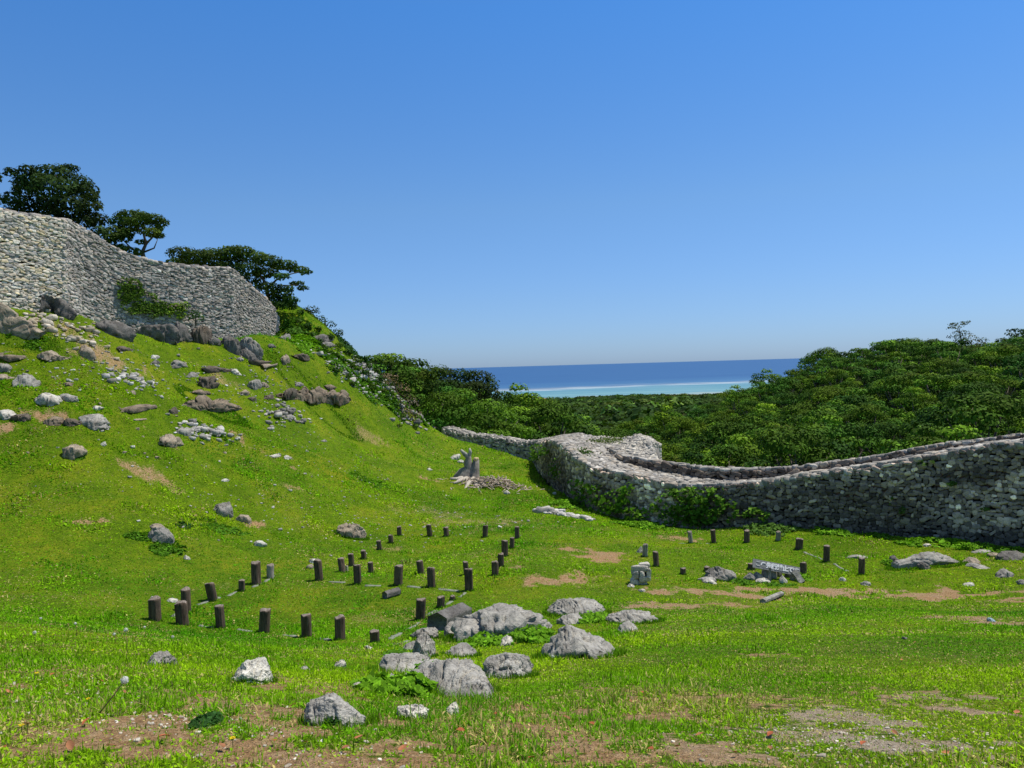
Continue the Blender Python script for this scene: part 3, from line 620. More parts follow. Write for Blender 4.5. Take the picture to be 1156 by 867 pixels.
# foreground outcrop
PR = profile_rock
PR('rounded grey boulder with dark cracks, right end of the foreground rock group', [(608, 744), (622, 727), (638, 713), (652, 707), (668, 709), (684, 722), (698, 740)], 743, 1.42, LGREY, 0.16, fine=True)
PR('long grey boulder rising to a knob at its right, behind the green weeds', [(508, 718), (525, 704), (545, 697), (563, 690), (574, 686), (584, 682), (594, 687), (602, 698), (616, 712)], 722, 1.14, LGREY, 0.19, fine=True)
PR('largest pale sloping slab in the middle of the foreground rock group', [(474, 760), (490, 750), (508, 744), (526, 748), (541, 760), (552, 773), (560, 789)], 776, 2.2, LGREY, 0.16, fine=True, base2=797, tent=1.4, cuts=7)
PR('low flat grey rock running left from the largest slab', [(422, 762), (434, 752), (450, 744), (466, 740), (486, 742), (500, 752)], 763, 1.14, LGREY, 0.21, fine=True)
PR('weed covered grey rock below the largest slab, left of it', [(442, 775), (458, 762), (476, 757), (494, 760), (508, 772)], 780, 1.14, GREY, 0.21, fine=True)
PR('small split pale rock between the largest slab and the rounded boulder', [(545, 760), (556, 748), (566, 746), (574, 738), (582, 741), (594, 752), (603, 760)], 766, 1.14, LGREY, 0.19, fine=True)
PR('flat topped grey rock behind the rounded boulder', [(618, 694), (630, 683), (644, 678), (662, 677), (674, 681), (684, 690)], 696, 1.14, LGREY, 0.19, fine=True)
PR('little grey ledge of rock in the weeds right below the flat topped rock', [(628, 703), (638, 697), (650, 694), (660, 699)], 705, 1.14, LGREY, 0.19)
PR('low grey rock band farthest right in the foreground group', [(682, 698), (700, 690), (716, 691), (732, 693), (745, 702)], 705, 0.95, LGREY, 0.22, fine=True)
PR('small pointed grey rock below the low rock band', [(697, 713), (704, 707), (710, 703), (716, 708), (722, 713)], 714, 1.33, LGREY, 0.19)
PR('bare grey rock with pale crumbs at its left, near edge of the grass', [(344, 805), (356, 793), (372, 784), (386, 779), (396, 787), (408, 800), (421, 817)], 820, 1.23, LGREY, 0.18, fine=True)
PR('pale notched rock half sunk in weeds below the largest slab', [(448, 808), (455, 797), (466, 799), (474, 795), (484, 802)], 814, 1.04, PALE, 0.21, fine=True)
PR('cream stone beside the notched rock under the largest slab', [(500, 803), (506, 796), (512, 793), (518, 799)], 808, 1.52, PALE, 0.24)
PR('white pointed stone alone in the left foreground grass', [(262, 770), (270, 758), (282, 745), (290, 747), (300, 758), (307, 768)], 772, 1.42, WHITE, 0.21, fine=True)
PR('grey stone half hidden by grass at the left foreground', [(163, 752), (170, 743), (180, 738), (188, 742), (194, 751)], 755, 1.42, GREY, 0.19, fine=True)
simple_rock('small pale stone right of the white pointed stone, by the bare grey rock', 384, 754, 14, 10, PALE)
simple_rock('small grey stone in grass between the white pointed stone and the posts', 344, 757, 13, 5, LGREY)
simple_rock('cream stone lying left of the low stump post', 417, 734, 12, 6, WHITE)
simple_rock('pale round stone left of the weed patch above the bare grey rock', 404, 778, 14, 8, PALE)
PR('grey rock low in the grass in front of the cut stone block', [(462, 720), (470, 711), (479, 706), (490, 709), (496, 717)], 722, 1.33, GREY, 0.19, fine=True)
PR('knobbly grey rock linking the cut stone block to the low flat rock', [(466, 742), (470, 726), (478, 717), (488, 721), (492, 740)], 742, 1.33, LGREY, 0.21, fine=True)
PR('upright pale stone leaning on the cut stone block', [(501, 718), (503, 706), (509, 703), (514, 706), (516, 718)], 719, 1.52, LGREY, 0.11)
PR('small white stone at the foot of the long knobbed boulder', [(562, 728), (567, 721), (573, 717), (578, 722), (580, 728)], 729, 1.33, PALE, 0.16)
PR('tilted grey rock ledge left of the cut stone block', [(455, 733), (462, 727), (470, 726), (478, 732)], 735, 1.33, GREY, 0.19)

PR('thin flat rock plate between the two largest weed covered slabs', [(500, 742), (512, 734), (526, 731), (540, 738)], 742, 1.6, GREY, .18, fine=True)
PR('long low rock rib joining the low flat rock to the largest slab', [(452, 768), (468, 757), (486, 753), (504, 757), (516, 768)], 772, 1.4, LGREY, .2, fine=True)
PR('half buried rock fin left of the pointed rock', [(590, 712), (602, 703), (614, 701), (624, 708)], 712, 1.2, LGREY, .18)
PR('jagged rock crumbs at the left foot of the low flat rock', [(430, 770), (438, 764), (446, 762), (454, 768)], 772, 1.2, LGREY, .2)

# court and hill rocks
PR('dark faced grey boulder alone on the left slope above the posts', [(165, 606), (172, 597), (182, 594), (192, 594), (196, 603), (197, 612)], 614, .7, GREY, .1, fine=True, overhang=.1, tent=.8)
PR('low flat grey rock just behind the dark faced boulder', [(166, 600), (172, 592), (180, 591), (188, 596)], 600, .7, TAN, .12)
PR('pointed grey rock, left one of a pair above the slope weeds', [(240, 578), (247, 571), (252, 567), (258, 571), (264, 581)], 583, .7, GREY, .12)
simple_rock('smooth oval rock, right one of a pair above the slope weeds', 275, 590, 19, 11, TAN, 1, rough=.08)
simple_rock('square white stone lying on the slope grass behind the posts', 294, 617, 15, 8, WHITE, 2, rough=.08)
simple_rock('small pale stone at the lower end of the slope weeds', 211, 632, 8, 6, PALE, 3)
PR('wide brown grey rock alone on the grass behind the post court', [(380, 607), (386, 597), (394, 591), (403, 591), (409, 597), (413, 605)], 608, .7, TAN, .15, fine=True)
simple_rock('white flat stone behind the tall post at the court corner', 355, 636, 14, 6, WHITE, 4)
simple_rock('small brown stone left of the tall court corner post', 350, 642, 9, 6, TAN, 5)
simple_rock('white flat stone between the two left rear posts', 195, 680, 13, 6, WHITE, 6)
simple_rock('little white stone behind the leftmost post', 172, 677, 5, 5, WHITE, 7)
# rocks right of the court
simple_rock('low grey rock, left of the pair beside the sign cairn', 798, 657, 22, 7, LGREY, 8)
PR('arched grey rock beside the stone pile with the sign', [(796, 650), (805, 644), (816, 639), (824, 643), (832, 654)], 656, .7, GREY, .14, fine=True)
simple_rock('cream stone with a dark hollow in front of the arched rock', 802, 659, 18, 7, PALE, 9)
simple_rock('white stone near the right hand path, alone in the grass', 951, 656, 9, 6, WHITE, 10)
simple_rock('small grey stone on the path edge below the post', 977, 661, 11, 6, LGREY, 11)
PR('long low grey rock slab rising to the right on the right hand turf', [(1008, 641), (1022, 635), (1040, 630), (1058, 625), (1072, 622), (1080, 624), (1087, 628)], 640, .35, LGREY, .09, fine=True)
simple_rock('dark jagged rock at the left tip of the long low slab', 1009, 635, 14, 9, DGREY, 12, rough=.2)
simple_rock('dark holed rock in front of the long low slab', 1043, 643, 15, 9, DGREY, 13, rough=.22)
simple_rock('flat grey rock behind the last right hand post', 968, 631, 26, 5, LGREY, 14)
simple_rock('rounded brownish rock right of the long low slab', 1096, 637, 22, 9, TAN, 15)
simple_rock('low smooth grey rock in front of the rounded brownish one', 1105, 643, 30, 7, LGREY, 16, slant=.4)
simple_rock('round grey rock at the right, nearest the path', 1134, 652, 22, 10, GREY, 17)
simple_rock('long pale rock ridge under the curtain wall at the right', 1108, 625, 24, 5, LGREY, 18)
simple_rock('dark rough rock beside the right edge under the wall', 1145, 633, 38, 12, DGREY, 19, rough=.18)
simple_rock('grey stone next to the dark rough rock under the wall', 1122, 629, 14, 6, TAN, 20)
simple_rock('pale flat stone in the grass right of the path dirt', 1093, 662, 13, 5, WHITE, 21)
simple_rock('grey stone at the right edge above the path', 1154, 660, 12, 7, GREY, 22)
simple_rock('small pale stone in the grass before the curtain wall', 1046, 617, 9, 4, PALE, 23)
simple_rock('bluish pale pebble on the bare patch at the right', 1119, 702, 9, 5, (.36, .50, .58), 24)
simple_rock('dark pebble alone on the near right turf', 1021, 722, 7, 4, DGREY, 25)
simple_rock('grey stones half sunk left of the first right hand post', 722, 624, 9, 8, LGREY, 26)
# hill: (px, base, w, h, colour, label, opts)
PR('big brown sloping slab at the left edge of the hillside', [(-44, 338), (-14, 342), (2, 349), (12, 360), (26, 371), (42, 381), (56, 390)], 360, .22, TAN, .12, fine=True, base2=392, tent=1.0)
PR('grey bedrock slab under the left end of the rampart', [(40, 335), (54, 333), (66, 340), (76, 350), (86, 360)], 343, .25, DGREY, .24, base2=365)
PR('long dark slab pointing down right under the rampart', [(96, 361), (112, 360), (128, 366), (142, 374), (157, 386)], 366, .2, DGREY, .24, base2=390)
hill = [
 (14, 410, 30, 11, BROWN, 'flat brown rock near the left edge under the big slab'), (4, 420, 16, 11, GREY, 'grey rock cut by the left edge of the view'), (6, 430, 22, 6, TAN, 'thin tan rock cut by the left edge'),
 (33, 438, 29, 18, LGREY, 'large rounded grey boulder on the far left slope'), (62, 411, 36, 14, TAN, 'wide tan rock below the slope path of stones'), (98, 404, 18, 14, TAN, 'leaning tan slab high on the left slope'),
 (76, 436, 14, 5, BROWN, 'tiny brown ledge right of the rounded boulder'), (54, 458, 28, 17, PALE, 'pale crumbly rock below the rounded boulder'), (78, 453, 18, 10, LGREY, 'slanting grey rock right of the crumbly one'),
 (8, 474, 24, 12, PALE, 'pale stones block at the far left edge'), (24, 477, 22, 13, DBROWN, 'dark rock next to the pale block at the far left'), (62, 481, 28, 12, BROWN, 'brown rock, left of three in a row'), (84, 482, 24, 11, DBROWN, 'dark undercut rock, middle of three in a row'),
 (105, 484, 33, 18, LGREY, 'slanting grey slab, right of three in a row'), (156, 470, 48, 14, BROWN, 'long brown ledge on the middle of the left slope'), (158, 476, 22, 4, TAN, 'thin slab below the long brown ledge'), (111, 464, 13, 7, PALE, 'small pale rock left of the long brown ledge'),
 (196, 468, 12, 11, DBROWN, 'small dark rock right of the long brown ledge'), (85, 519, 30, 20, TAN, 'rough hollow rock low on the left slope'), (192, 507, 32, 17, TAN, 'wide mottled rock under the white loose stones'), (209, 493, 22, 14, LGREY, 'blue grey rock perched over the mottled one'),
 (141, 399, 24, 9, DBROWN, 'small dark rock ledge high on the slope'), (202, 417, 22, 12, GREY, 'flat grey oval rock on the upper slope'), (176, 412, 12, 6, DGREY, 'small dark rock beside a white stone'), (175, 406, 11, 6, WHITE, 'bright white stone over a dark one'),
 (236, 440, 26, 18, DBROWN, 'dark hollow faced rock on the upper slope'), (218, 428, 18, 9, GREY, 'grey rock left of the dark hollow faced rock'), (245, 424, 36, 11, DBROWN, 'long dark ledge above the hollow faced rock'), (267, 423, 12, 7, WHITE, 'slanting white stone right of the dark ledge'),
 (220, 462, 28, 12, BROWN, 'brown ledge, left block of the large outcrop'), (240, 465, 24, 15, DBROWN, 'dark middle block of the large outcrop'), (259, 466, 30, 12, BROWN, 'brown ledge, right block of the large outcrop'), (228, 448, 24, 9, BROWN, 'brown rock above the large outcrop'),
 (288, 440, 17, 12, GREY, 'grey rock with a round top, mid slope'), (300, 438, 9, 8, TAN, 'small tan rock touching the round topped grey one'), (276, 447, 14, 9, TAN, 'tan crumbly rock left below the round topped one'), (285, 453, 12, 6, DBROWN, 'small dark stone below the round topped rock'), (303, 452, 16, 8, DBROWN, 'dark flat rock under green weeds mid slope'),
 (328, 453, 28, 17, DBROWN, 'dark jagged rock, left one of the mid slope row'), (353, 456, 26, 17, BROWN, 'jagged brown rock, middle of the mid slope row'), (380, 459, 30, 18, BROWN, 'jagged rock with a pale top, right end of the mid slope row'), (373, 441, 15, 8, BROWN, 'small brown rock above the mid slope row'),
 (338, 437, 12, 6, GREY, 'small grey stone above the jagged row'), (322, 412, 13, 14, TAN, 'upright tan rock on the ridge flank'), (340, 408, 22, 11, DBROWN, 'dark rock beside the upright tan one'), (295, 414, 30, 7, DBROWN, 'thin dark ledge under the rampart end'), (303, 417, 24, 5, TAN, 'tan slab under the thin dark ledge'),
 (271, 408, 10, 6, GREY, 'little grey stone under the wall foot boulder'), (307, 394, 10, 6, DGREY, 'little dark stone right of the wall foot boulder'), (325, 385, 14, 9, GREY, 'grey stone in the weeds at the rampart end'), (362, 386, 30, 10, DGREY, 'dark layered rock high on the ridge under small trees'), (372, 392, 20, 7, GREY, 'grey layered rock below the dark ridge rock'),
 (206, 387, 26, 24, DGREY, 'dark grey rock at the rampart foot, left of the shrub'), (229, 389, 26, 24, DBROWN, 'black shadowed rock at the rampart foot under the shrub'), (196, 388, 22, 12, DGREY, 'low dark rock at the rampart foot'), (243, 391, 16, 11, DGREY, 'small dark rock between the shrub and the big wall foot boulder'),
 (256, 390, 16, 14, DGREY, 'dark cleft rock left of the big wall foot boulder'), (310, 517, 16, 5, PALE, 'pale flat stone on bare turf, centre slope'), (325, 519, 10, 5, PALE, 'small pale stone beside the flat one, centre slope'), (254, 544, 10, 4, WHITE, 'white chip of stone alone on the slope'), (366, 499, 8, 3, GREY, 'tiny grey stone alone on smooth turf'),
 (117, 504, 7, 6, WHITE, 'small white stone right of the rough hollow rock'), (485, 531, 7, 3, WHITE, 'white pebble left of the dead stump'), (514, 519, 12, 8, WHITE, 'white stone behind the dead stump'), (520, 523, 8, 5, PALE, 'smaller pale stone behind the dead stump'), (572, 558, 8, 5, PALE, 'small pale stone right below the dead stump'),
 (617, 540, 5, 3, WHITE, 'white pebble by the curtain wall foot, upper one'), (626, 558, 5, 3, WHITE, 'white pebble by the curtain wall foot, lower one'), (712, 663, 9, 4, PALE, 'pale stone left of the holed stone'), (725, 668, 9, 4, PALE, 'pale stone on the bare path below the holed stone')]
PR('long jagged brown outcrop crossing the middle of the upper slope', [(310, 451), (316, 444), (324, 447), (330, 437), (338, 445), (344, 439), (352, 449), (358, 440), (366, 446), (372, 442), (379, 450), (384, 441), (391, 449), (398, 457)], 452, .35, BROWN, .34, base2=462, tent=.8, cuts=3, fine=True)
PR('broken brown ledge linking the blocks of the large outcrop', [(204, 452), (214, 446), (222, 451), (232, 446), (240, 455), (250, 452), (260, 458), (272, 462)], 460, .35, BROWN, .32, base2=468, tent=.8, cuts=3, fine=True)
PR('dark layered bedrock at the foot of the rampart beside the creeper', [(150, 372), (162, 366), (176, 371), (190, 367), (204, 374)], 384, .3, DGREY, .3, tent=.8, cuts=4)
for i, (px, base, w, h, col, lab) in enumerate(hill):
    simple_rock(lab, px, base, w*1.05, h*1.05, col, i, rough=.34 if 'jagged' in lab else (.28 if col in (BROWN, DBROWN, TAN) else .2), overhang=.12 if col in (DBROWN, BROWN) else 0, tent=.7 if col in (DBROWN, BROWN) else 1.1, slant=.9 if 'slant' in lab or 'leaning' in lab else .15)
PR('big grey boulder built into the rampart foot', [(266, 394), (271, 385), (277, 380), (286, 381), (293, 388), (297, 398)], 402, .5, GREY, .2, fine=True)
PR('dark leaning rock on the left side of the big rampart foot boulder', [(252, 390), (257, 382), (264, 380), (270, 386), (273, 396)], 398, .5, DGREY, .24, tent=.8)
PR('flat rock shelf below the big rampart foot boulder', [(262, 402), (272, 397), (284, 398), (293, 403)], 405, .4, DGREY, .2)
# pale holed stone: lumps round two hollows
acc = Acc(); g = ground(725, 661); k_ = g[1]/F; hs = []
for dx, dz, w_, h_, y_ in [(-8, 3, 4.5, 4.5, 0), (-1, 18, 9.5, 3.8, .05), (-7, 11, 3.5, 5, .02), (1, 10, 3, 6, 0), (8.5, 12, 2.6, 6.5, .03), (4, 6, 7, 3, 0), (-2, 1.5, 9, 2.6, .05), (5, 20, 6, 3, .12), (0, 11, 9, 6, .28)]: hs.append((g[0]+dx*k_, g[1]+.2+y_, g[2]+dz*k_, w_*k_, h_*k_))
hs = np.array(hs); n_ = len(hs); rk_ = np.random.default_rng(3)
add_stones(acc, hs[:, :3], np.tile([1., 0, 0], (n_, 1)), np.tile([0, 0, 1.], (n_, 1)), np.tile([0, -1., 0], (n_, 1)), hs[:, 3], hs[:, 4], np.full(n_, .16), np.tile(PALE, (n_, 1))*1.1, rk_)
link('holed_stone', acc.mesh('holed_stone', M_rock, origin=g), loc=g, label='pale stone with two dark hollows standing on the grass by the path', cat='rock')
# repeats nothing tells apart: small loose stones along the slopes
rs = np.random.default_rng(5); src = simple_rock('small pale loose stone lying on the hillside turf', 150, 445, 8, 5, TAN, 90, group='small loose stones on the hillside')
for i in range(46):
    px = rs.uniform(5, 400); py = rs.uniform(395, 520)
    if py < 375+max(0, px-250)*.45: continue
    g = ground(px, py); c = src.copy(); C.objects.link(c); c.location = g-np.array([0, 0, .02]); s_ = rs.uniform(.4, 1.2)*.65; c.scale = (s_, s_*rs.uniform(.7, 1.2), s_*rs.uniform(.7, 1.1)); c.rotation_euler.z = rs.uniform(0, 6.28)

# cut stone blocks
def prism(name, label, a, b_, width_px, h_px, col, cat='stone block', sides=6):
    """a cut block lying on the ground from pixel a to pixel b_"""
    ga, gb = ground(*a), ground(*b_); ax = norm(gb-ga); up = np.array([0, 0, 1.]); sd = norm(np.cross(ax, up)); up2 = np.cross(sd, ax)
    if up2[2] < 0: up2 = -up2
    w_ = width_px/F*ga[1]/2; h_ = h_px/F*ga[1]/2; L = np.linalg.norm(gb-ga); n = 16
    ring = []
    base = [(math.cos(math.pi/sides+k*2*math.pi/sides), math.sin(math.pi/sides+k*2*math.pi/sides)) for k in range(sides)] if sides > 4 else [(-1, -1), (1, -1), (1, 1), (-1, 1)]
    pts = []
    for k in range(len(base)):
        p0, p1 = np.array(base[k]), np.array(base[(k+1) % len(base)])
        for t_ in np.linspace(0, 1, 5)[:-1]: pts.append(p0*(1-t_)+p1*t_)
    pts = np.array(pts); m_ = len(pts); V = []
    for i in range(n):
        t_ = i/(n-1); sc = 1-.05*(abs(t_-.5)*2)**6
        for q in pts: V.append(ga+ax*L*t_+sd*q[0]*w_*sc+up2*(q[1]*h_*sc+h_*.75))
    V = np.array(V); V += fbm(V*9, 3, 3)[:, None]*norm(V-(ga+gb)/2)*.025
    Q = grid_quads(n, m_); Q = np.concatenate([Q, [(i*m_+m_-1, (i+1)*m_+m_-1, (i+1)*m_, i*m_) for i in range(n-1)]])
    c0 = len(V); V = np.concatenate([V, [V[:m_].mean(0), V[-m_:].mean(0)]])
    T_ = [(c0, (j+1) % m_, j) for j in range(m_)]+[(c0+1, (n-1)*m_+j, (n-1)*m_+(j+1) % m_) for j in range(m_)]
    me = np_mesh(name, V-ga, T_, Q, M_rock, np.broadcast_to(np.array(col), V.shape))
    return link(name, me, loc=ga, label=label, cat=cat)
prism('stone_block', 'large dark cut stone block lying at the head of the foreground rocks', (493, 712), (522, 699), 30, 24, DGREY)
prism('stone_block', 'small dark cut stone block lying on the lawn between the post rows', (434, 676), (450, 671), 10, 10, DGREY)
prism('stone_post', 'broken grey stone post lying on the turf below the sign', (861, 681), (882, 672), 8, 6, LGREY, 'stone post')

# ------------------------------------------------------------ kerb strips marking the old building
kerbs = [(194, 696, 201, 692), (223, 683, 236, 678), (240, 678, 247, 675), (257, 673, 267, 668), (285, 663, 296, 658), (299, 657, 309, 650), (225, 707, 241, 709), (268, 711, 284, 713), (318, 717, 334, 719.5), (360, 721, 372, 723), (371, 657, 389, 658), (412, 661.5, 430, 661.5), (460, 662.5, 475, 663.5), (496, 665, 518, 667.5), (519, 674, 525, 669.5), (503, 683, 510, 679), (482, 695, 493, 689.5), (460, 710, 474, 703), (440, 722, 452, 715), (445, 728, 462, 724), (908, 623.5, 928, 631.5), (942, 637, 956, 645), (766, 613.5, 776, 613.5), (790, 613.5, 800, 613.5)]
for i, (x0, y0, x1, y1) in enumerate(kerbs):
    a, b_ = ground(x0, y0), ground(x1, y1); ax = b_-a; L = np.linalg.norm(ax); ax = ax/L; n = max(int(L/.12), 3)
    sd = norm(np.cross(ax, [0, 0, 1.])); rk = np.random.default_rng(i); V = []
    for k in range(n):
        c_ = a+ax*L*k/(n-1); c_[2] = H1(c_[0], c_[1]); w_ = .05*(1+.25*rk.normal()); hh = .018+.008*rk.normal()
        for q in ((-1, -3), (1, -3), (1, 1), (-1, 1)): V.append(c_+sd*q[0]*w_+np.array([0, 0, q[1]*hh]))
    V = np.array(V); Q = [(k*4+j, k*4+(j+1) % 4, (k+1)*4+(j+1) % 4, (k+1)*4+j) for k in range(n-1) for j in range(4)]+[(3, 2, 1, 0), tuple((n-1)*4+j for j in range(4))]
    me = np_mesh('kerb_strip', V-a, quads=Q, mat=M_kerb, col=np.broadcast_to((.24, .26, .20), V.shape))
    link('kerb_strip', me, loc=a, label='thin grey stone strip flush with the grass, marking an outline between posts', cat='kerb', group='grey kerb strips between the posts')

# ------------------------------------------------------------ wooden posts
def post_mesh(seed, h, r, col):
    nr, nh = 28, 14; rk = np.random.default_rng(seed); V = []
    ang = np.linspace(0, 2*np.pi, nr, endpoint=False)
    prof = 1+.05*vnoise(np.stack([np.cos(ang)*1.5, np.sin(ang)*1.5, np.full(nr, seed*3.)], 1), seed)
    groove = -.16*np.maximum(0, vnoise(np.stack([np.cos(ang)*5, np.sin(ang)*5, np.full(nr, seed*7.)], 1), seed+2)-.25)*2
    lean = rk.normal(0, .06, 2)
    zs = np.concatenate([[-.3], np.linspace(0, h-.012, nh-2), [h]])
    for z in zs:
        rad = r*(prof+groove+.025*vnoise(np.stack([np.cos(ang)*2, np.sin(ang)*2, np.full(nr, z*6)], 1), seed+5))
        if z >= h: rad = rad*.90
        top = .05*r*5*vnoise(np.stack([np.cos(ang), np.sin(ang), np.full(nr, 1.)], 1), seed+9)*(z >= h-.02)
        V.append(np.stack([np.cos(ang)*rad+lean[0]*z, np.sin(ang)*rad+lean[1]*z, np.full(nr, z)+top], 1))
    V = np.array(V).reshape(-1, 3); c0 = len(V); cen = V[-nr:].mean(0)-[0, 0, .012]
    mid = cen+(V[-nr:]-cen)*.5; V = np.concatenate([V, mid, [cen]])
    Q = [(i*nr+j, i*nr+(j+1) % nr, (i+1)*nr+(j+1) % nr, (i+1)*nr+j) for i in range(len(zs)) for j in range(nr)]
    T_ = [(c0+nr, c0+j, c0+(j+1) % nr) for j in range(nr)]
    colr = np.tile(np.array(col), (len(V), 1)).astype(float); colr *= (1+.25*vnoise(V*[9, 9, 2], seed))[:, None]
    colr[(len(zs)-1)*nr:] = np.array((.24, .20, .165))*(1+.3*vnoise(V[(len(zs)-1)*nr:]*40, seed))[:, None]
    return np_mesh('wooden_post', V, T_, Q, M_wood, colr)
posts = [ # px, base, top, width, label
 (175, 700, 675, 13, 'leftmost wooden post of the whole court'), (206, 705, 680, 14, 'post with a split side, front one of the left crossing pair'), (210.5, 690, 665, 10.5, 'post just behind the split post at the left'), (240, 677, 657.5, 10.5, 'post alone by a grey kerb strip on the left rear line'),
 (249, 709, 684, 10.5, 'front row post, second along from the leftmost'), (298, 714, 688, 12.5, 'front row post, third along from the leftmost'), (346, 719, 693, 12, 'front row post, fourth along from the leftmost'), (384, 722, 696, 12, 'front row post just before the low stump'), (423, 726, 711, 11, 'low stump post at the right end of the front row, by a cream stone'),
 (273, 667, 654.5, 7, 'short thin post left of the tall left rear post'), (289.5, 659.5, 635.5, 10.5, 'tall dark post at the left rear corner beside a grey one'), (305, 653, 638, 8, 'bleached grey post beside the tall left rear one'),
 (360.5, 655, 632.5, 9, 'post in front of the white flat stone'), (386.5, 646, 631, 7.5, 'post left of the pale pipe in the middle'), (397, 639, 625, 6.5, 'small post behind the pale pipe in the middle'), (411, 631, 621.5, 6, 'short far post on the middle line towards the wide rock'), (404, 659, 637, 8.5, 'post at the near side of the pale pipe'), (419, 647, 634.5, 6, 'thin post right of the near middle post'),
 (428.5, 621, 610, 5.5, 'small far post, lowest of three leading to the wide rock'), (441.5, 613, 604, 5.5, 'shortest far post, middle of three near the wide rock'), (451, 605, 594.5, 5.5, 'far post at the top of the three beyond the middle'),
 (449.5, 660, 638, 10, 'thick post right above the small cut stone block'), (475.5, 648, 633, 8, 'post behind and left of the middle row post at centre'), (487, 662.5, 641, 9, 'middle row post between the thick post and the central corner post'), (527, 649, 634, 6.5, 'post half hidden behind the central corner post'), (529.5, 666.5, 642, 9.5, 'tall central corner post with a hidden post behind'),
 (485.5, 605.5, 592, 6, 'tallest back row post, left in the far row'), (504, 605.5, 595, 6, 'short back row post, second in the far row'), (547.5, 606.5, 593.5, 6, 'back row post alone between the short one and the far corner'), (584, 608, 594.5, 5.5, 'far right corner post of the back row'),
 (578, 619, 607, 5, 'thin post below the far right corner'), (570, 628, 610, 7.5, 'tall post in the crowded right hand line'), (565.5, 640, 625, 7, 'post touching the tall one in the crowded right hand line'), (559, 649.5, 634, 8, 'front post of the crowded right hand line'),
 (474.5, 699, 676, 11, 'post just left of the large dark cut stone block'), (497.5, 685.5, 673, 9, 'short post behind the large cut stone block'), (511, 677.5, 672.5, 6, 'tiny reddish post stub near the central corner'),
 (728, 628.5, 614.5, 6, 'grey post, left of a pair above the holed stone'), (741, 639.5, 623.5, 6.5, 'dark post, right of a pair above the holed stone'), (771, 648.5, 641, 6.5, 'very short stub post right of the holed stone'), (780, 613.5, 600, 5, 'thin pale post nearest the ivy on the wall'), (806, 613, 598, 6, 'post under the ivy, second in the wall side row'),
 (843, 612.5, 599, 6.5, 'post in the wall side row before the grassy bump'), (878.5, 610.5, 600, 5.5, 'short grey post in the wall side row right of the bump'), (902, 620, 608, 8, 'thick short post right of the wall side row'), (933, 634, 616, 7, 'tall post right of the kerb strip'), (972.5, 648.5, 630, 7, 'last post at the right with a flat rock behind it'),
 (907, 648, 635, 7.5, 'post at the right end of the sign'), (848.5, 643, 636.5, 8, 'dark stub post at the left end behind the sign'), (798.5, 645, 640, 7, 'low stub post behind the arched rock')]
post_rec = []
for i, (px, base, top, w, lab) in enumerate(posts):
    g = ground(px, base); h_ = (base-top)/F*g[1]*1.02; r_ = w/F*g[1]/2
    base_c = (.125, .09, .065) if i not in (11, 37, 40, 43) else (.30, .27, .23)
    me = post_mesh(i, h_, r_, base_c)
    o = link('wooden_post', me, loc=g, label=lab, cat='post', group='weathered wooden posts marking the old buildings'); o.rotation_euler.z = i*1.7; post_rec.append((g, r_))
g = ground(391.6, 645); me = post_mesh(77, .2, .045, (.62, .56, .38)); link('marker_pipe', me, loc=g, label='short cream marker pipe among the middle posts', cat='pipe')

# ------------------------------------------------------------ sign board on a stone pile
def rough_box(acc, cen, ex, ey, ez, hs, col, seed=0, amp=.01, n=7):
    V = []; Q = []
    for axs in range(3):
        for sg in (-1, 1):
            gu, gv = np.meshgrid(np.linspace(-1, 1, n), np.linspace(-1, 1, n), indexing='ij'); q = np.zeros((n, n, 3)); q[..., axs] = sg; q[..., (axs+1) % 3] = gu; q[..., (axs+2) % 3] = gv*sg
            k = len(V)*n*n; V.append(q.reshape(-1, 3)); Q.append(grid_quads(n, n)+k)
    q = np.concatenate(V)*np.array(hs); W_ = cen+q[:, :1]*ex+q[:, 1:2]*ey+q[:, 2:]*ez
    W_ = W_+amp*fbm(W_*7+seed, 3, seed)[:, None]*norm(W_-cen)
    acc.add(W_, Q=np.concatenate(Q), col=col)
sg = ground(876, 656); sY = sg[1]+.25
a = P(850, 635.5, sY); b_ = P(903, 645.5, sY-.05)      # centre line of the board's face
ax = norm(b_-a); L = np.linalg.norm(b_-a); nf = norm(np.cross(ax, [0, 0, 1.])); nf = nf*np.sign(-nf[1]); nf = norm(nf+np.array([0, 0, .55])); uy = norm(np.cross(nf, ax)); uy = uy*np.sign(uy[2])
hB = 10.0/F*sY/2
root = empty('sign_board', (a+b_)/2, label='weathered white and grey board with broken Japanese lettering laid slanting on a stone pile', cat='sign')
org = (a+b_)/2
acc = Acc(); rough_box(acc, org-nf*.03-org, ax, uy, nf, (L/2, hB, .03), (.30, .30, .29), 3, .014, 14); link('board', acc.mesh('board', M_board), parent=root)
acc = Acc(); rough_box(acc, -nf*.07+uy*(hB*.9), ax, uy, nf, (L/2*.98, .02, .06), (.26, .25, .23), 9, .015, 10); link('back_rail', acc.mesh('back_rail', M_dead), parent=root)
cj = 'この先行禁止です'
cw = L*.93/len(cj)
Rm = Matrix([[ax[i], uy[i], nf[i], 0] for i in range(3)]+[[0, 0, 0, 1]])
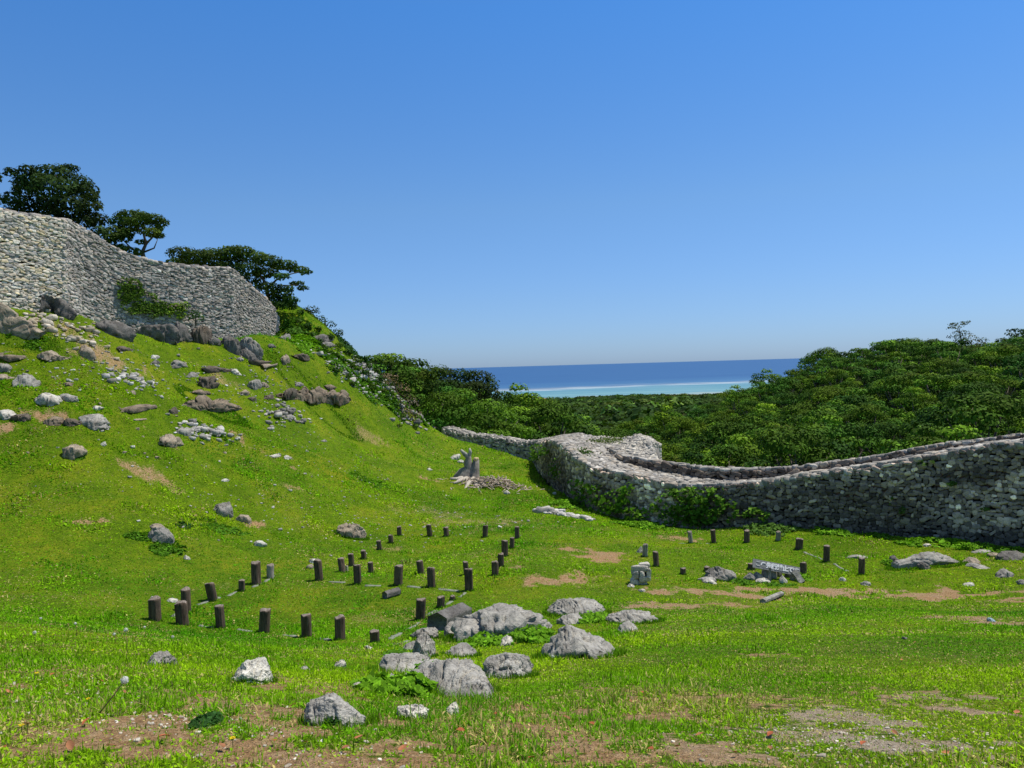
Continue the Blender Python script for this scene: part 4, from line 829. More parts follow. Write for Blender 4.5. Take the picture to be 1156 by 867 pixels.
for i, ch in enumerate(cj):
    cu = bpy.data.curves.new('letter', 'FONT'); cu.body = ch; cu.size = min(cw*1.08, hB*2.0); cu.align_x = 'CENTER'; cu.align_y = 'CENTER'; cu.offset = .012 if i else .003; cu.extrude = .003
    tob = bpy.data.objects.new('letter_tmp', cu); C.objects.link(tob)
    dg = bpy.context.evaluated_depsgraph_get(); me = bpy.data.meshes.new_from_object(tob.evaluated_get(dg)); bpy.data.objects.remove(tob)
    me.name = 'letter'; me.materials.clear(); me.materials.append(M_letter)
    ca = me.color_attributes.new('tint', 'FLOAT_COLOR', 'POINT')
    for d in ca.data: d.color = (.86, .86, .85, 1) if 0 < i < 7 else (.62, .62, .6, 1)
    lo = link('letter', me, parent=root); pos = ax*(-L/2+L*.05+cw*(i+.5))+nf*.012
    mm = Rm.copy(); mm.translation = Vector(pos); lo.matrix_local = mm
# stones under the board
ck = np.random.default_rng(4)
for i, (px, py, w, h, col, lab) in enumerate([(846, 655, 13, 9, GREY, 'grey stone at the left end of the sign pile'), (856, 654, 11, 9, LGREY, 'square grey stone under the left half of the sign'), (864, 653, 8, 12, GREY, 'upright grey stone under the middle of the sign'), (872, 653, 10, 12, GREY, 'rounded grey stone in the middle of the sign pile'), (861, 658, 16, 5, PALE, 'flat pale stone at the bottom of the sign pile'), (884, 658, 10, 8, PALE, 'pale square stone standing before the sign pile'), (878, 651, 10, 10, DGREY, 'dark stone under the middle right of the sign'), (890, 652, 8, 9, DGREY, 'dark stone under the right half of the sign'), (895, 655, 6, 8, TAN, 'narrow tan stone by the leaning slab of the sign pile')]):
    simple_rock(lab, px, py, w*1.1, h*1.15, col, 200+i, rough=.08, depth=.8, cat='rock')
acc = Acc(); q0 = P(897, 645, sY-.1); q1 = ground(906, 658); mid_ = (q0+q1)/2; axx = norm(q1-q0); sdx = norm(np.cross(axx, [0, 1, 0])); ny = np.cross(axx, sdx)
rough_box(acc, mid_-mid_, axx, sdx, ny, (np.linalg.norm(q1-q0)/2, .1, .06), LGREY, 5, .03, 9); link('leaning_slab', acc.mesh('leaning_slab', M_rock), loc=mid_, label='grey stone slab leaning under the right end of the sign', cat='stone slab')
acc = Acc(); q0 = P(869, 641, sY-.22); q1 = ground(869.5, 657); mid_ = (q0+q1)/2
rough_box(acc, mid_*0, np.array([1, 0, 0.]), np.array([0, 1., 0]), np.array([0, 0, 1.]), (.035, .03, (q0[2]-q1[2])/2+.03), (.30, .28, .25), 5, .01, 5); link('stake', acc.mesh('stake', M_dead), loc=mid_, label='thin grey wooden stake standing in front of the sign pile', cat='stake')

# ------------------------------------------------------------ tubes, dead stump
def tube(acc, pts, rads, col, seed=0, nr=9, amp=.28):
    pts = np.array(pts, float); n = len(pts); V = []
    for i in range(n):
        d = norm(pts[min(i+1, n-1)]-pts[max(i-1, 0)]); s_ = norm(np.cross(d, [.3, .9, .2])); u_ = np.cross(d, s_)
        a_ = np.linspace(0, 2*np.pi, nr, endpoint=False); r_ = rads[i]*(1+amp*vnoise(np.stack([np.cos(a_)*2, np.sin(a_)*2, np.full(nr, i*.8+seed)], 1), seed))
        V.append(pts[i]+np.cos(a_)[:, None]*s_*r_[:, None]+np.sin(a_)[:, None]*u_*r_[:, None])
    V = np.array(V).reshape(-1, 3); Q = [(i*nr+j, i*nr+(j+1) % nr, (i+1)*nr+(j+1) % nr, (i+1)*nr+j) for i in range(n-1) for j in range(nr)]
    V = np.concatenate([V, [pts[0], pts[-1]]]); T_ = [(n*nr, (j+1) % nr, j) for j in range(nr)]+[(n*nr+1, (n-1)*nr+j, (n-1)*nr+(j+1) % nr) for j in range(nr)]
    acc.add(V, T_, Q, col)
def wob(a, b_, n, amp, rk):
    t_ = np.linspace(0, 1, n)[:, None]; p = np.array(a)*(1-t_)+np.array(b_)*t_; w_ = rk.normal(0, amp, (n, 3)); w_[0] = 0; return p+np.cumsum(w_, 0)*.5
g = ground(529, 541); sY = g[1]; S3 = lambda px, py, dy=0: P(px, py, sY+dy)-g
rk = np.random.default_rng(8)
root = empty('dead_stump', g, label='grey dead tree stump with two sawn arms on the open slope', cat='stump')
acc = Acc(); dc = (.34, .31, .27)
tube(acc, [S3(525, 545), S3(523, 540), S3(526, 534), S3(530, 528), S3(528, 521), S3(529, 516), S3(524, 512)], [.75, .62, .48, .33, .23, .18, .13], (.27, .245, .21), 1)
tube(acc, [S3(528, 515), S3(524, 512), S3(520, 508)], [.17, .15, .08], (.45, .42, .36), 2); tube(acc, [S3(529, 516), S3(531, 510), S3(530, 506)], [.15, .12, .06], (.45, .42, .36), 3)
tube(acc, [S3(533, 544), S3(536, 538), S3(537, 530), S3(537.5, 519)], [.55, .38, .25, .19], (.25, .225, .19), 4)
link('trunk', acc.mesh('trunk', M_dead), parent=root)
acc = Acc(); tube(acc, [S3(537.5, 520), S3(537.5, 516.5)], [.175, .16], (.62, .48, .26), 5); link('sawn_end', acc.mesh('sawn_end', M_dead), parent=root)
for i, (x1, y1) in enumerate([(508, 542), (512, 546), (516, 540), (548, 548), (553, 551), (540, 552), (523, 552)]):
    e = ground(x1, y1)-g; e[2] += .05; acc = Acc(); tube(acc, wob(S3(528+i*1.3, 541)-np.array([0, .1, 0]), e, 7, .05, rk), np.linspace(.26, .05, 7), (.50, .45, .37), i)
    link('root', acc.mesh('root', M_dead), parent=root)
acc = Acc(); g2 = ground(556, 548)
for i in range(300):
    x, y = rk.normal(0, 1.0), rk.normal(0, .65); z = .65*math.exp(-(x*x/1.6+y*y/.7))*rk.uniform(.2, 1)
    p = np.array([x, y, 0.]); p[2] = H1(g2[0]+x, g2[1]+y)-g2[2]+z; d = norm(rk.normal(0, 1, 3)*[1, 1, .35])*rk.uniform(.15, .7); tube(acc, [p-d*.5, p+d*.1, p+d*.5], [.035, .03, .015], np.array((.50, .41, .32))*rk.uniform(.6, 1.4), i, 5)
link('brushwood_pile', acc.mesh('brushwood_pile', M_dead), loc=g2, label='brown pile of broken roots and twigs beside the dead stump', cat='brushwood')

# ------------------------------------------------------------ foliage
def leaves(cen, nrm, size, col, rng, aspect=.62, jitter=.5):
    """one folded diamond leaf (4 verts, 2 tris) for every centre"""
    N = len(cen); n = norm(nrm+jitter*rng.normal(0, 1, (N, 3))); t = norm(np.cross(n, rng.normal(0, 1, (N, 3)))); b = np.cross(n, t)
    s = (size*np.exp(rng.normal(0, .25, N)))[:, None]
    V = np.stack([cen-t*s*.5, cen+b*s*.5*aspect-n*s*.06, cen+t*s*.5, cen-b*s*.5*aspect-n*s*.06], 1)
    Q = np.arange(N*4).reshape(N, 4)
    return V.reshape(-1, 3), Q, np.repeat(col, 4, axis=0)
def crown(lobes, dens, size, base, rng, var=.25, under=.35):
    Vs, Qs, Cs, k = [], [], [], 0
    base = np.array(base)
    for (x, y, z, rx, ry, rz) in lobes:
        area = (rx*ry+rx*rz+ry*rz)*4; N = max(int(area*dens), 12)
        d = norm(rng.normal(0, 1, (N, 3))); keep = (d[:, 2] > -.35) | (rng.random(N) < under); d = d[keep]; N = len(d)
        rad = rng.uniform(.55, 1.08, N)**.6; rad *= 1+.16*vnoise(d*3+[x, y, z], 3)
        c = np.array([x, y, z])+d*rad[:, None]*[rx, ry, rz]
        tone = math.exp(rng.normal(0, var*.8)); hue = rng.normal(0, .12)
        tone = tone
        col = base*tone*np.array([1+hue, 1, 1-hue])*np.exp(rng.normal(0, min(var, .25), (N, 1)))
        V, Q, cc_ = leaves(c, d*1.0+[0, 0, .45], size, col, rng, .62, .33); Vs.append(V); Qs.append(Q+k); Cs.append(cc_); k += len(V)
    return np.concatenate(Vs), np.concatenate(Qs), np.concatenate(Cs)
def dome_lobes(R, Hh, n, rng, flat=.55, lr=.36, zc=0):
    out_ = []
    for i in range(n):
        a = i*2.399+rng.uniform(-.4, .4); f = math.sqrt((i+.5)/n); r = R*(.88*f)
        z = zc+Hh*(1-f*f)**.5*rng.uniform(.75, 1.1); s = R*lr*rng.uniform(.7, 1.25)
        out_.append((math.cos(a)*r, math.sin(a)*r, z, s, s, s*flat))
    for i in range(n//2):
        a = rng.uniform(0, 6.28); r = R*rng.uniform(.45, .85); s = R*lr*rng.uniform(.7, 1.1); out_.append((math.cos(a)*r, math.sin(a)*r, zc-Hh*.0+rng.uniform(-.25, .25)*Hh, s, s, s*flat))
    return out_
def trunk_mesh(name, pts_list, col, org):
    acc = Acc()
    for pts, rads in pts_list: tube(acc, np.array(pts)-org, rads, col, len(pts), 8)
    return acc.mesh(name, M_bark)

# forest trees: six shapes, placed one by one
protos = []
for k in range(6):
    rg = np.random.default_rng(100+k); R = 1.0
    lb = dome_lobes(3.7, 3.2+.4*(k % 3), [13, 16, 12, 18, 15, 11][k], rg, .42+.05*(k % 3), .31+.03*(k % 3), 4.2)
    V, Q, cc_ = crown(lb, 24, .26, (.068, .145, .010), rg, .40, .08)
    me = np_mesh('crown', V, quads=Q, mat=M_forest, col=cc_)
    tl = [([(0, 0, -1.5), (.1, 0, 1.5), (.15, .1, 3.4), (.1, .1, 5.2)], [.32, .26, .2, .1])]
    for q in lb[4:10]: tl.append(([(.12, .05, 2.4), (q[0]*.45, q[1]*.45, (q[2]+2.8)/2), (q[0]*.9, q[1]*.9, q[2])], [.16, .1, .04]))
    tm = trunk_mesh('trunk', tl, (.16, .14, .11), np.zeros(3)); protos.append((me, tm))
rg = np.random.default_rng(21); spots = []
Yc = 36.0
cell = 7.4
for ix in range(-14, 34):
    for iy in range(0, 34):
        x = (ix+rg.uniform(-.32, .32))*cell*.95; y = 36+(iy+rg.uniform(-.32, .32))*cell
        px = CX+F*x/y
        if not (395 < px < 1290) or y < float(forest_start(px))+3.2: continue
        spots.append((y, x, px))
spots.sort()
# what the photograph can show: canopy tops not hidden behind nearer ones
horizon = {}
shown = []
for y, x, px in spots:
    z = H1(x, y); s_ = rg.choice([rg.uniform(.8, 1.1), rg.uniform(1.1, 1.55)]); z -= max(0, s_-.85)*5.5+(.5 if px < 620 else .6)*smooth(50, 75, y); 
    if y < forest_start(px)+8: s_ *= .72
    if 560 < px < 900 and y < 80: s_ *= .8
    r = 4*s_; topz = z+7.4*s_
    py = CY-F*((topz*math.cos(PITCH)+y*math.sin(PITCH))/(y*math.cos(PITCH)-topz*math.sin(PITCH)))-(px-CX)*math.tan(ROLL)
    cols = range(int((px-F*r/y*.7)//12), int((px+F*r/y*.7)//12)+1)
    if all(horizon.get(c, 900) < py+2 for c in cols) : continue
    for c in range(int((px-F*r/y*.5)//12), int((px+F*r/y*.5)//12)+1): horizon[c] = min(horizon.get(c, 900), py+10)
    shown.append((y, x, z, s_, px))
print('forest candidates', len(spots), 'shown', len(shown))
lim = 290
for i, (y, x, z, s_, px) in enumerate(shown[:lim]):
    cm, tm = protos[int(rg.integers(0, 6))]
    side = 'hill at the right' if px > 760 else ('ridge foot by the tumbled wall' if px < 640 else 'valley before the sea')
    o = empty('broadleaf_tree', (x, y, z-.6), rg.uniform(0, 6.28), label={'hill at the right': 'round crowned green tree in the dense wood on the hill beyond the curtain wall', 'ridge foot by the tumbled wall': 'bushy green tree in the thicket between the ridge foot and the tumbled wall', 'valley before the sea': 'green tree in the valley wood below the sea, behind the wall bend'}[side], cat='tree', group='trees of the '+side)
    o.scale = (s_, s_, s_*rg.uniform(.85, 1.15)); link('crown', cm, o); link('trunk', tm, o)
# far woods as one mass
acc = Acc(); rg = np.random.default_rng(33)
pts = [(y, x, z, s_) for y, x, z, s_, px in shown[lim:]]
y = 250.
y = 262.
while y < 2050:
    st = 6.5+y*.006
    for px in np.arange(500, 960, st/y*F):
        pp = px+rg.uniform(-.4, .4)*st/y*F; Y_ = y+rg.uniform(-.4, .4)*st; pts.append((Y_, (pp-CX)/F*Y_, None, st/6.5*rg.uniform(.75, 1.25)))
    y += st*1.05
# right hill flank beyond 280 m
pts = np.array([(p[1], p[0], p[3]) for p in pts]); pz = H(pts[:, 0], pts[:, 1]); N = len(pts); K = 46
okp = pz > -93.5; pts, pz = pts[okp], pz[okp]; N = len(pts); print('far trees', N)
d = norm(rg.normal(0, 1, (N, K, 3))); d[..., 2] = np.abs(d[..., 2])*1.0-.12
rad = (4.0*pts[:, 2])[:, None, None]; lump = 1+.25*vnoise(d*2.2+np.arange(N)[:, None, None]*7.1, 5)
vs = np.minimum(pts[:, 2], 1.15)*rg.uniform(.8, 1.35, N)
pz = pz+7*fbm(pts[:, :2]*.007, 2, 17)-1.5+rg.uniform(-1, 2.2, N)*(rg.random(N) < .5)
c = np.stack([pts[:, 0], pts[:, 1], pz+1.2*vs], -1)[:, None]+d*lump[..., None]*np.stack([rad[:, 0, 0], rad[:, 0, 0], 4.2*vs], -1)[:, None]
tone = np.exp(rg.normal(0, .42, (N, 1, 1)))*np.exp(rg.normal(0, .2, (N, K, 1))); hue = rg.normal(0, .12, (N, 1))
base = np.array((.042, .085, .014))*tone; base[..., 0] *= (1+hue)
patch = (fbm(pts[:, :2]*.012, 2, 3) > .32)[:, None]; base[..., 0] = np.where(patch, base[..., 0]*1.5, base[..., 0])
V, Q, cc_ = leaves(c.reshape(-1, 3), (d*1.+[0, 0, .4]).reshape(-1, 3), np.repeat(rad[:, 0, 0]*.42, K), base.reshape(-1, 3), rg, .8, .35)
me = np_mesh('far_woods', V, quads=Q, mat=M_leaf, col=cc_)
link('far_woods', me, label='distant woods sloping down to the sea shore', cat='woods', kind='stuff')

# special trees -------------------------------------------------
def img_tree(name, label, lobes, Y, dens, size, base, trunks, seed, depth=.8, group=None, mat_=None, var=.25):
    """lobes: (px, py, rx_px, ry_px, dy) at distance Y"""
    rg = np.random.default_rng(seed); L = []
    t0 = trunks[0][0][0] if trunks else lobes[0][:2]; org = P(t0[0], t0[1], Y)
    for (px, py, rx, ry, dy) in lobes:
        c_ = P(px, py, Y+dy); k = Y/F; L.append((*(c_-org), rx*k, rx*k*depth, ry*k))
    V, Q, cc_ = crown(L, dens, size, base, rg, var, .6)
    root = empty(name, org, label=label, cat='tree' if 'tree' in name or 'pine' in name else 'shrub')
    link('crown', np_mesh('crown', V, quads=Q, mat=mat_ or M_leaf, col=cc_), root)
    if trunks:
        tl = [([P(a, b_, Y+(d_[0] if d_ else 0)) for a, b_, *d_ in pts_], [r_*Y/F for r_ in rads]) for pts_, rads in trunks]
        link('trunk', trunk_mesh('trunk', tl, (.11, .09, .075), org), root)
    if group: root['group'] = group
    return root
rg = np.random.default_rng(3)
DK = (.026, .048, .010)
# big dark tree
lb = []
for (x, y_, rx, ry) in [(60, 212, 26, 14), (35, 205, 20, 12), (85, 208, 20, 12), (58, 195, 22, 9), (30, 192, 10, 6), (95, 215, 16, 10), (100, 232, 16, 9), (75, 232, 26, 12), (40, 232, 26, 12), (15, 225, 14, 10), (18, 240, 18, 6), (108, 248, 14, 9), (90, 250, 20, 10), (60, 248, 26, 8), (28, 213, 14, 9), (78, 190, 12, 5), (12, 194, 8, 5), (-6, 200, 8, 8), (-20, 225, 20, 14), (112, 262, 10, 7), (104, 222, 8, 6)]:
    lb.append((x, y_, rx, ry, rg.uniform(-1.5, 1.5)))
img_tree('dark_tree', 'big dense dark tree standing behind the left end of the rampart', lb, 50, 80, .20, DK, [([(66, 262), (64, 240), (60, 220), (56, 200)], [2.2, 1.8, 1.2, .5]), ([(65, 240), (75, 225), (88, 208)], [1.4, .9, .4]), ([(63, 238), (48, 222), (34, 205)], [1.4, .9, .4]), ([(64, 232), (66, 212), (62, 194)], [1, .7, .3])], 41)
lb = [(x, y_, rx, ry, rg.uniform(-1, 1)) for (x, y_, rx, ry) in [(150, 243, 20, 6), (168, 247, 18, 6), (182, 252, 10, 5), (135, 250, 14, 6), (128, 262, 16, 7), (140, 268, 12, 6), (150, 256, 16, 5), (170, 262, 13, 5), (180, 266, 8, 3), (122, 275, 10, 6), (150, 284, 12, 5), (160, 273, 8, 3), (136, 280, 10, 5), (158, 250, 16, 6), (142, 262, 12, 6), (126, 268, 10, 6), (176, 258, 10, 4)]]
img_tree('layered_tree', 'layered spreading tree with a visible forked trunk, second from the left behind the rampart', lb, 54, 85, .19, (.048, .09, .013), [([(163, 296), (161, 284), (165, 275), (162, 264), (150, 252)], [2.6, 2.0, 1.6, 1.1, .5]), ([(164, 276), (172, 268), (180, 256)], [1.4, .9, .4]), ([(161, 285), (174, 280), (178, 270)], [1.2, .8, .3]), ([(162, 290), (148, 280), (134, 266)], [1.3, .9, .4])], 42)
lb = [(x, y_, rx, ry, rg.uniform(-1.5, 1.5)) for (x, y_, rx, ry) in [(205, 286, 18, 8), (222, 290, 20, 8), (240, 289, 20, 9), (258, 286, 18, 8), (270, 283, 18, 6), (285, 290, 20, 7), (300, 294, 18, 7), (318, 299, 18, 6), (335, 304, 14, 4), (345, 307, 8, 3), (262, 298, 16, 8), (280, 304, 18, 8), (300, 308, 16, 6), (318, 312, 10, 4), (335, 320, 9, 3), (342, 325, 7, 3), (290, 318, 12, 8), (305, 325, 14, 7), (318, 332, 14, 7), (328, 339, 10, 5), (308, 338, 12, 7), (196, 296, 10, 5), (325, 326, 8, 4), (215, 298, 16, 5), (235, 300, 16, 5), (250, 300, 14, 5), (272, 312, 12, 6), (285, 326, 10, 6), (322, 341, 12, 5), (312, 345, 14, 5), (330, 346, 8, 4)]]
img_tree('wind_swept_tree', 'wide wind swept tree leaning right over the end of the rampart', lb, 61, 75, .20, (.045, .085, .013), [([(303, 350), (303, 335), (300, 320), (290, 305), (272, 292)], [2.6, 2.0, 1.6, 1.0, .5]), ([(302, 326), (312, 316), (326, 310), (342, 306)], [1.4, 1.0, .7, .3]), ([(302, 334), (318, 322), (336, 322)], [1.0, .7, .3])], 43, group=None)
for i, (lob, tr, lab) in enumerate([
    ([(351, 350, 8, 4, 0), (346, 351, 5, 3, 0), (355, 353, 5, 3, 0)], [([(350, 360), (351, 352)], [1, .5])], 'small round black tree on the ridge, uppermost of the row'),
    ([(363, 360, 5, 3, 0), (370, 366, 8, 3.5, 0), (366, 374, 5, 4, 0)], [([(366, 385), (367, 372), (368, 365)], [1.4, 1, .5])], 'small dark tree with a bare stem on the ridge, second down the row'),
    ([(379, 377, 8, 4, 0), (382, 375, 5, 3, 0), (376, 383, 4, 3, 0)], [([(378, 392), (379, 380)], [1.2, .6])], 'small dark tree on the ridge, third down the row'),
    ([(386, 388, 6, 4, 0), (390, 392, 4, 3, 0)], [([(386, 398), (386, 390)], [.9, .5])], 'dark bush on the ridge skyline, fourth down the row')]):
    img_tree('ridge_tree', lab, [(q[0], q[1], q[2]*1.25, q[3]*1.4, q[4]) for q in lob], 65, 40, .16, DK, tr, 50+i)
# bare-topped tree on the right crest and its neighbours
img_tree('thin_crested_tree', 'thin grey green tree rising above the right hand crest', [(x, y_, rx, ry, 0) for x, y_, rx, ry in [(1082, 366, 11, 2.5), (1078, 370, 9, 2.2), (1090, 364, 6, 2), (1085, 376, 11, 4), (1094, 380, 9, 4), (1078, 380, 8, 3), (1108, 384, 8, 3), (1098, 388, 14, 5)]], 158, 5, .36, (.11, .13, .075), [([(1086, 400), (1085, 384), (1082, 368)], [1, .7, .3])], 61)
img_tree('tufted_tree', 'tree with flat tufts above the crest at the right edge', [(x, y_, rx, ry, 0) for x, y_, rx, ry in [(1146, 373, 10, 2.5), (1138, 377, 5, 2), (1152, 378, 10, 3.5), (1165, 376, 12, 4)]], 158, 6, .4, (.05, .085, .02), [([(1150, 396), (1149, 384), (1146, 374)], [1, .6, .3])], 62)
img_tree('sparse_tree', 'small grey sparse tree poking above the woods before the turquoise water', [(x, y_, rx, ry, 0) for x, y_, rx, ry in [(834, 440, 7, 3), (830, 444, 5, 3), (838, 446, 7, 4), (850, 442, 4, 1.5)]], 205, 3, .42, (.12, .14, .09), [([(834, 462), (834, 448), (833, 438)], [.8, .5, .3])], 63)
img_tree('dark_crested_tree', 'dark rounded tree topping the thicket left of the sea', [(x, y_, rx, ry, d_) for x, y_, rx, ry, d_ in [(520, 424, 18, 8, 0), (538, 426, 18, 9, 0), (552, 434, 12, 9, 0), (556, 446, 10, 10, 0), (500, 422, 16, 8, 0), (535, 440, 22, 10, -2), (508, 436, 20, 10, -1), (525, 450, 24, 12, -2), (500, 445, 20, 12, -1), (550, 455, 16, 10, -1)]], 92, 24, .3, (.030, .055, .012), [([(530, 470), (530, 450), (530, 430)], [3, 2, 1])], 64)
# close green bushes behind the tumbled wall
for i, (lob, Y_, lab, bc) in enumerate([
    ([(500, 455, 26, 14, 0), (520, 448, 20, 10, 2), (485, 465, 18, 12, 0), (512, 470, 24, 12, -1), (495, 478, 22, 8, -1), (530, 465, 18, 10, 0)], 73, 'bright green bush at the left, above the rubble row', (.085, .18, .014)),
    ([(550, 460, 22, 10, 0), (565, 470, 20, 10, 0), (545, 476, 24, 12, -1), (570, 484, 20, 9, -1), (590, 488, 16, 7, -1), (530, 486, 20, 6, -2), (555, 490, 24, 6, -2)], 72, 'bright green bush spilling over the tumbled wall', (.08, .17, .014)),
    ([(470, 425, 22, 9, 0), (450, 424, 18, 8, 0), (490, 420, 18, 8, 0), (475, 438, 24, 10, 0), (462, 418, 14, 6, 0)], 82, 'dark green tree on the ridge behind the brown brush', (.05, .10, .013)),
    ([(430, 414, 14, 5, 0), (418, 411, 10, 4, 0), (445, 416, 12, 5, 0)], 78, 'low dark tree peeping over the ridge above the pale rubble', (.030, .056, .013))]):
    img_tree('leafy_bush_tree' if i < 2 else 'ridge_top_tree', lab, lob, Y_, 26, .27, bc, [([(lob[0][0], lob[0][1]+26), (lob[0][0], lob[0][1])], [2, 1])], 70+i)
# brown brush
img_tree('dry_brush', 'dry reddish brown brush at the end of the ridge', [(x, y_, rx, ry, 0) for x, y_, rx, ry in [(440, 428, 12, 6), (452, 440, 12, 8), (462, 455, 12, 10), (468, 468, 10, 7), (456, 466, 12, 6), (436, 424, 8, 3)]], 61, 24, .16, (.20, .15, .10), [([(455, 478), (452, 450), (444, 432)], [.8, .5, .3])], 80)

# leafy weeds lying on the ground ---------------------------------
def weed(name, label, px, py, rx, ry, hpx, n, size, base, seed, cat='plant', group=None):
    rg = np.random.default_rng(seed); g = ground(px, py); f = ground(px, py-ry); nn_ = ground(px, py+ry)
    Rx = rx/F*g[1]; Ry = max(min(abs(f[1]-nn_[1])/2, Rx*2.2), Rx*.35); hm = hpx/F*g[1]
    a = rg.uniform(0, 6.28, n); r = rg.random(n)**.5; x = g[0]+np.cos(a)*r*Rx; y = g[1]+np.sin(a)*r*Ry
    nz = .5+.5*vnoise(np.stack([x, y], 1)*3/max(Rx, .2), seed); nk = vnoise(np.stack([x, y], 1)*2.6/max(Rx, .3)**.6, seed+1)+.5*vnoise(np.stack([x, y], 1)*7/max(Rx, .3)**.6, seed+2); kp = nk > -.55+1.1*r**2-.35*(rx < 20); x, y, a, r, nz = x[kp], y[kp], a[kp], r[kp], nz[kp]; n = len(x)
    h = hm*(1-r*r*.75)*rg.uniform(.05, 1, n)*(.35+.9*nz)
    c = np.stack([x, y, H(x, y)+h], 1)
    col = np.array(base)*np.exp(rg.normal(0, .28, (n, 1)))
    V, Q, cc_ = leaves(c, np.stack([np.cos(a)*.3, np.sin(a)*.3, np.ones(n)], 1), size, col, rg, .75, .45)
    return link(name, np_mesh(name, V-g, quads=Q, mat=M_weed, col=cc_), loc=g, label=label, cat=cat)
LG = (.14, .31, .012); MG = (.085, .21, .012); DG = (.035, .10, .02)
for i, a in enumerate([
    ('leafy weeds growing between the long knobbed boulder and the rounded one', 598, 722, 36, 14, 16, 4200, .09, LG),
    ('leafy weeds under the left of the long knobbed boulder', 545, 728, 28, 9, 13, 2200, .09, LG),
    ('weeds in the hollow of the rounded boulder', 632, 740, 24, 8, 12, 1600, .07, MG),
    ('weed patch filling the gap below the low flat rock', 460, 782, 38, 18, 22, 6500, .06, LG),
    ('weeds climbing the left of the largest slab', 482, 766, 24, 11, 22, 3000, .055, MG),
    ('weeds around the left tip of the low flat rock', 425, 775, 26, 14, 14, 2600, .055, LG),
    ('dark grassy weed before the bare grey rock', 385, 815, 16, 9, 22, 1600, .045, DG),
    ('green weeds in the lap of the small split rock', 560, 762, 18, 7, 12, 1300, .06, MG),
    ('weeds between the flat topped rock and the low rock band', 668, 700, 26, 7, 12, 1600, .08, LG),
    ('weeds between the low rock band and the pointed rock', 712, 703, 16, 4, 4, 500, .07, MG),
    ('dark weed tuft alone in the bare left foreground', 236, 815, 16, 8, 9, 1200, .03, DG),
    ('green weed cushion under the dark faced boulder', 188, 620, 26, 10, 5, 1700, .10, MG),
    ('small weeds left of the dark faced boulder', 155, 606, 16, 6, 4, 500, .10, MG),
    ('dark weed tuft on the slope between the boulder and the rock pair', 207, 593, 10, 4, 3, 350, .1, DG),
    ('spread of weeds below the rock pair on the slope', 250, 596, 38, 10, 3, 1500, .1, MG),
    ('weeds along the grey rocks left of the cut block', 450, 738, 22, 7, 6, 700, .06, MG),
    ('leafy weeds at the left foot of the sign pile', 836, 658, 14, 4, 6, 500, .08, MG), ('bright weeds at the right foot of the sign pile', 905, 652, 10, 4, 6, 450, .09, LG), ('low weeds in front of the sign pile', 872, 660, 30, 3, 3, 700, .08, MG),
    ('bright weeds at the tip of the long low slab', 1003, 637, 7, 4, 7, 350, .09, LG),
    ('pale leafy weeds on the bump under the ivied wall', 862, 592, 34, 8, 8, 2600, .16, (.10, .2, .03)),
    ('weed band under the curtain wall, right of the bump', 935, 601, 44, 6, 6, 2200, .14, LG),
    ('dark weed patch on the lawn under the curtain wall', 990, 605, 14, 3, 5, 700, .12, MG), ('weed band at the curtain wall foot towards the right', 1050, 612, 46, 5, 6, 1900, .13, LG), ('weed tufts at the curtain wall foot near the right edge', 1100, 619, 28, 5, 9, 1100, .12, LG), ('grass fringe at the curtain wall foot by the right edge', 1140, 623, 26, 4, 7, 900, .11, MG),
    ('green weeds lining the curved wall foot, upper part', 640, 570, 22, 7, 6, 1500, .17, LG), ('green weeds lining the wall foot between the two ivies', 730, 594, 44, 5, 6, 2200, .15, LG),
    ('light green weeds beside the rampart end', 330, 372, 20, 14, 8, 2200, .2, (.075, .17, .02)), ('thick green weeds on the ridge flank, upper', 345, 390, 26, 14, 8, 3000, .2, LG), ('thick green weeds on the ridge flank, lower', 385, 415, 26, 14, 8, 3000, .2, MG), ('green weeds around the ridge rubble', 415, 440, 22, 14, 8, 2600, .2, MG), ('dark shrubs along the ridge skyline', 398, 398, 16, 7, 9, 1400, .2, DG), ('dark shrubs along the lower ridge skyline', 416, 412, 14, 6, 9, 1200, .2, DG), ('green scrub between the rubble and the brown brush', 440, 452, 18, 14, 8, 2400, .2, MG), ('green scrub at the lower end of the rubble row', 470, 470, 14, 6, 6, 1000, .2, MG),
    ('weeds on the far left slope near the slab', 40, 385, 30, 14, 3, 1200, .12, MG), ('weeds at the pale stones on the left slope', 240, 488, 24, 6, 3, 500, .12, MG), ('weeds on the middle slope below the flat stones', 420, 545, 26, 6, 3, 700, .12, MG), ('green plant in the hollow rock low on the left slope', 87, 516, 8, 5, 4, 400, .1, MG)]):
    weed('weed_patch', *a, seed=300+i)
rg = np.random.default_rng(55)
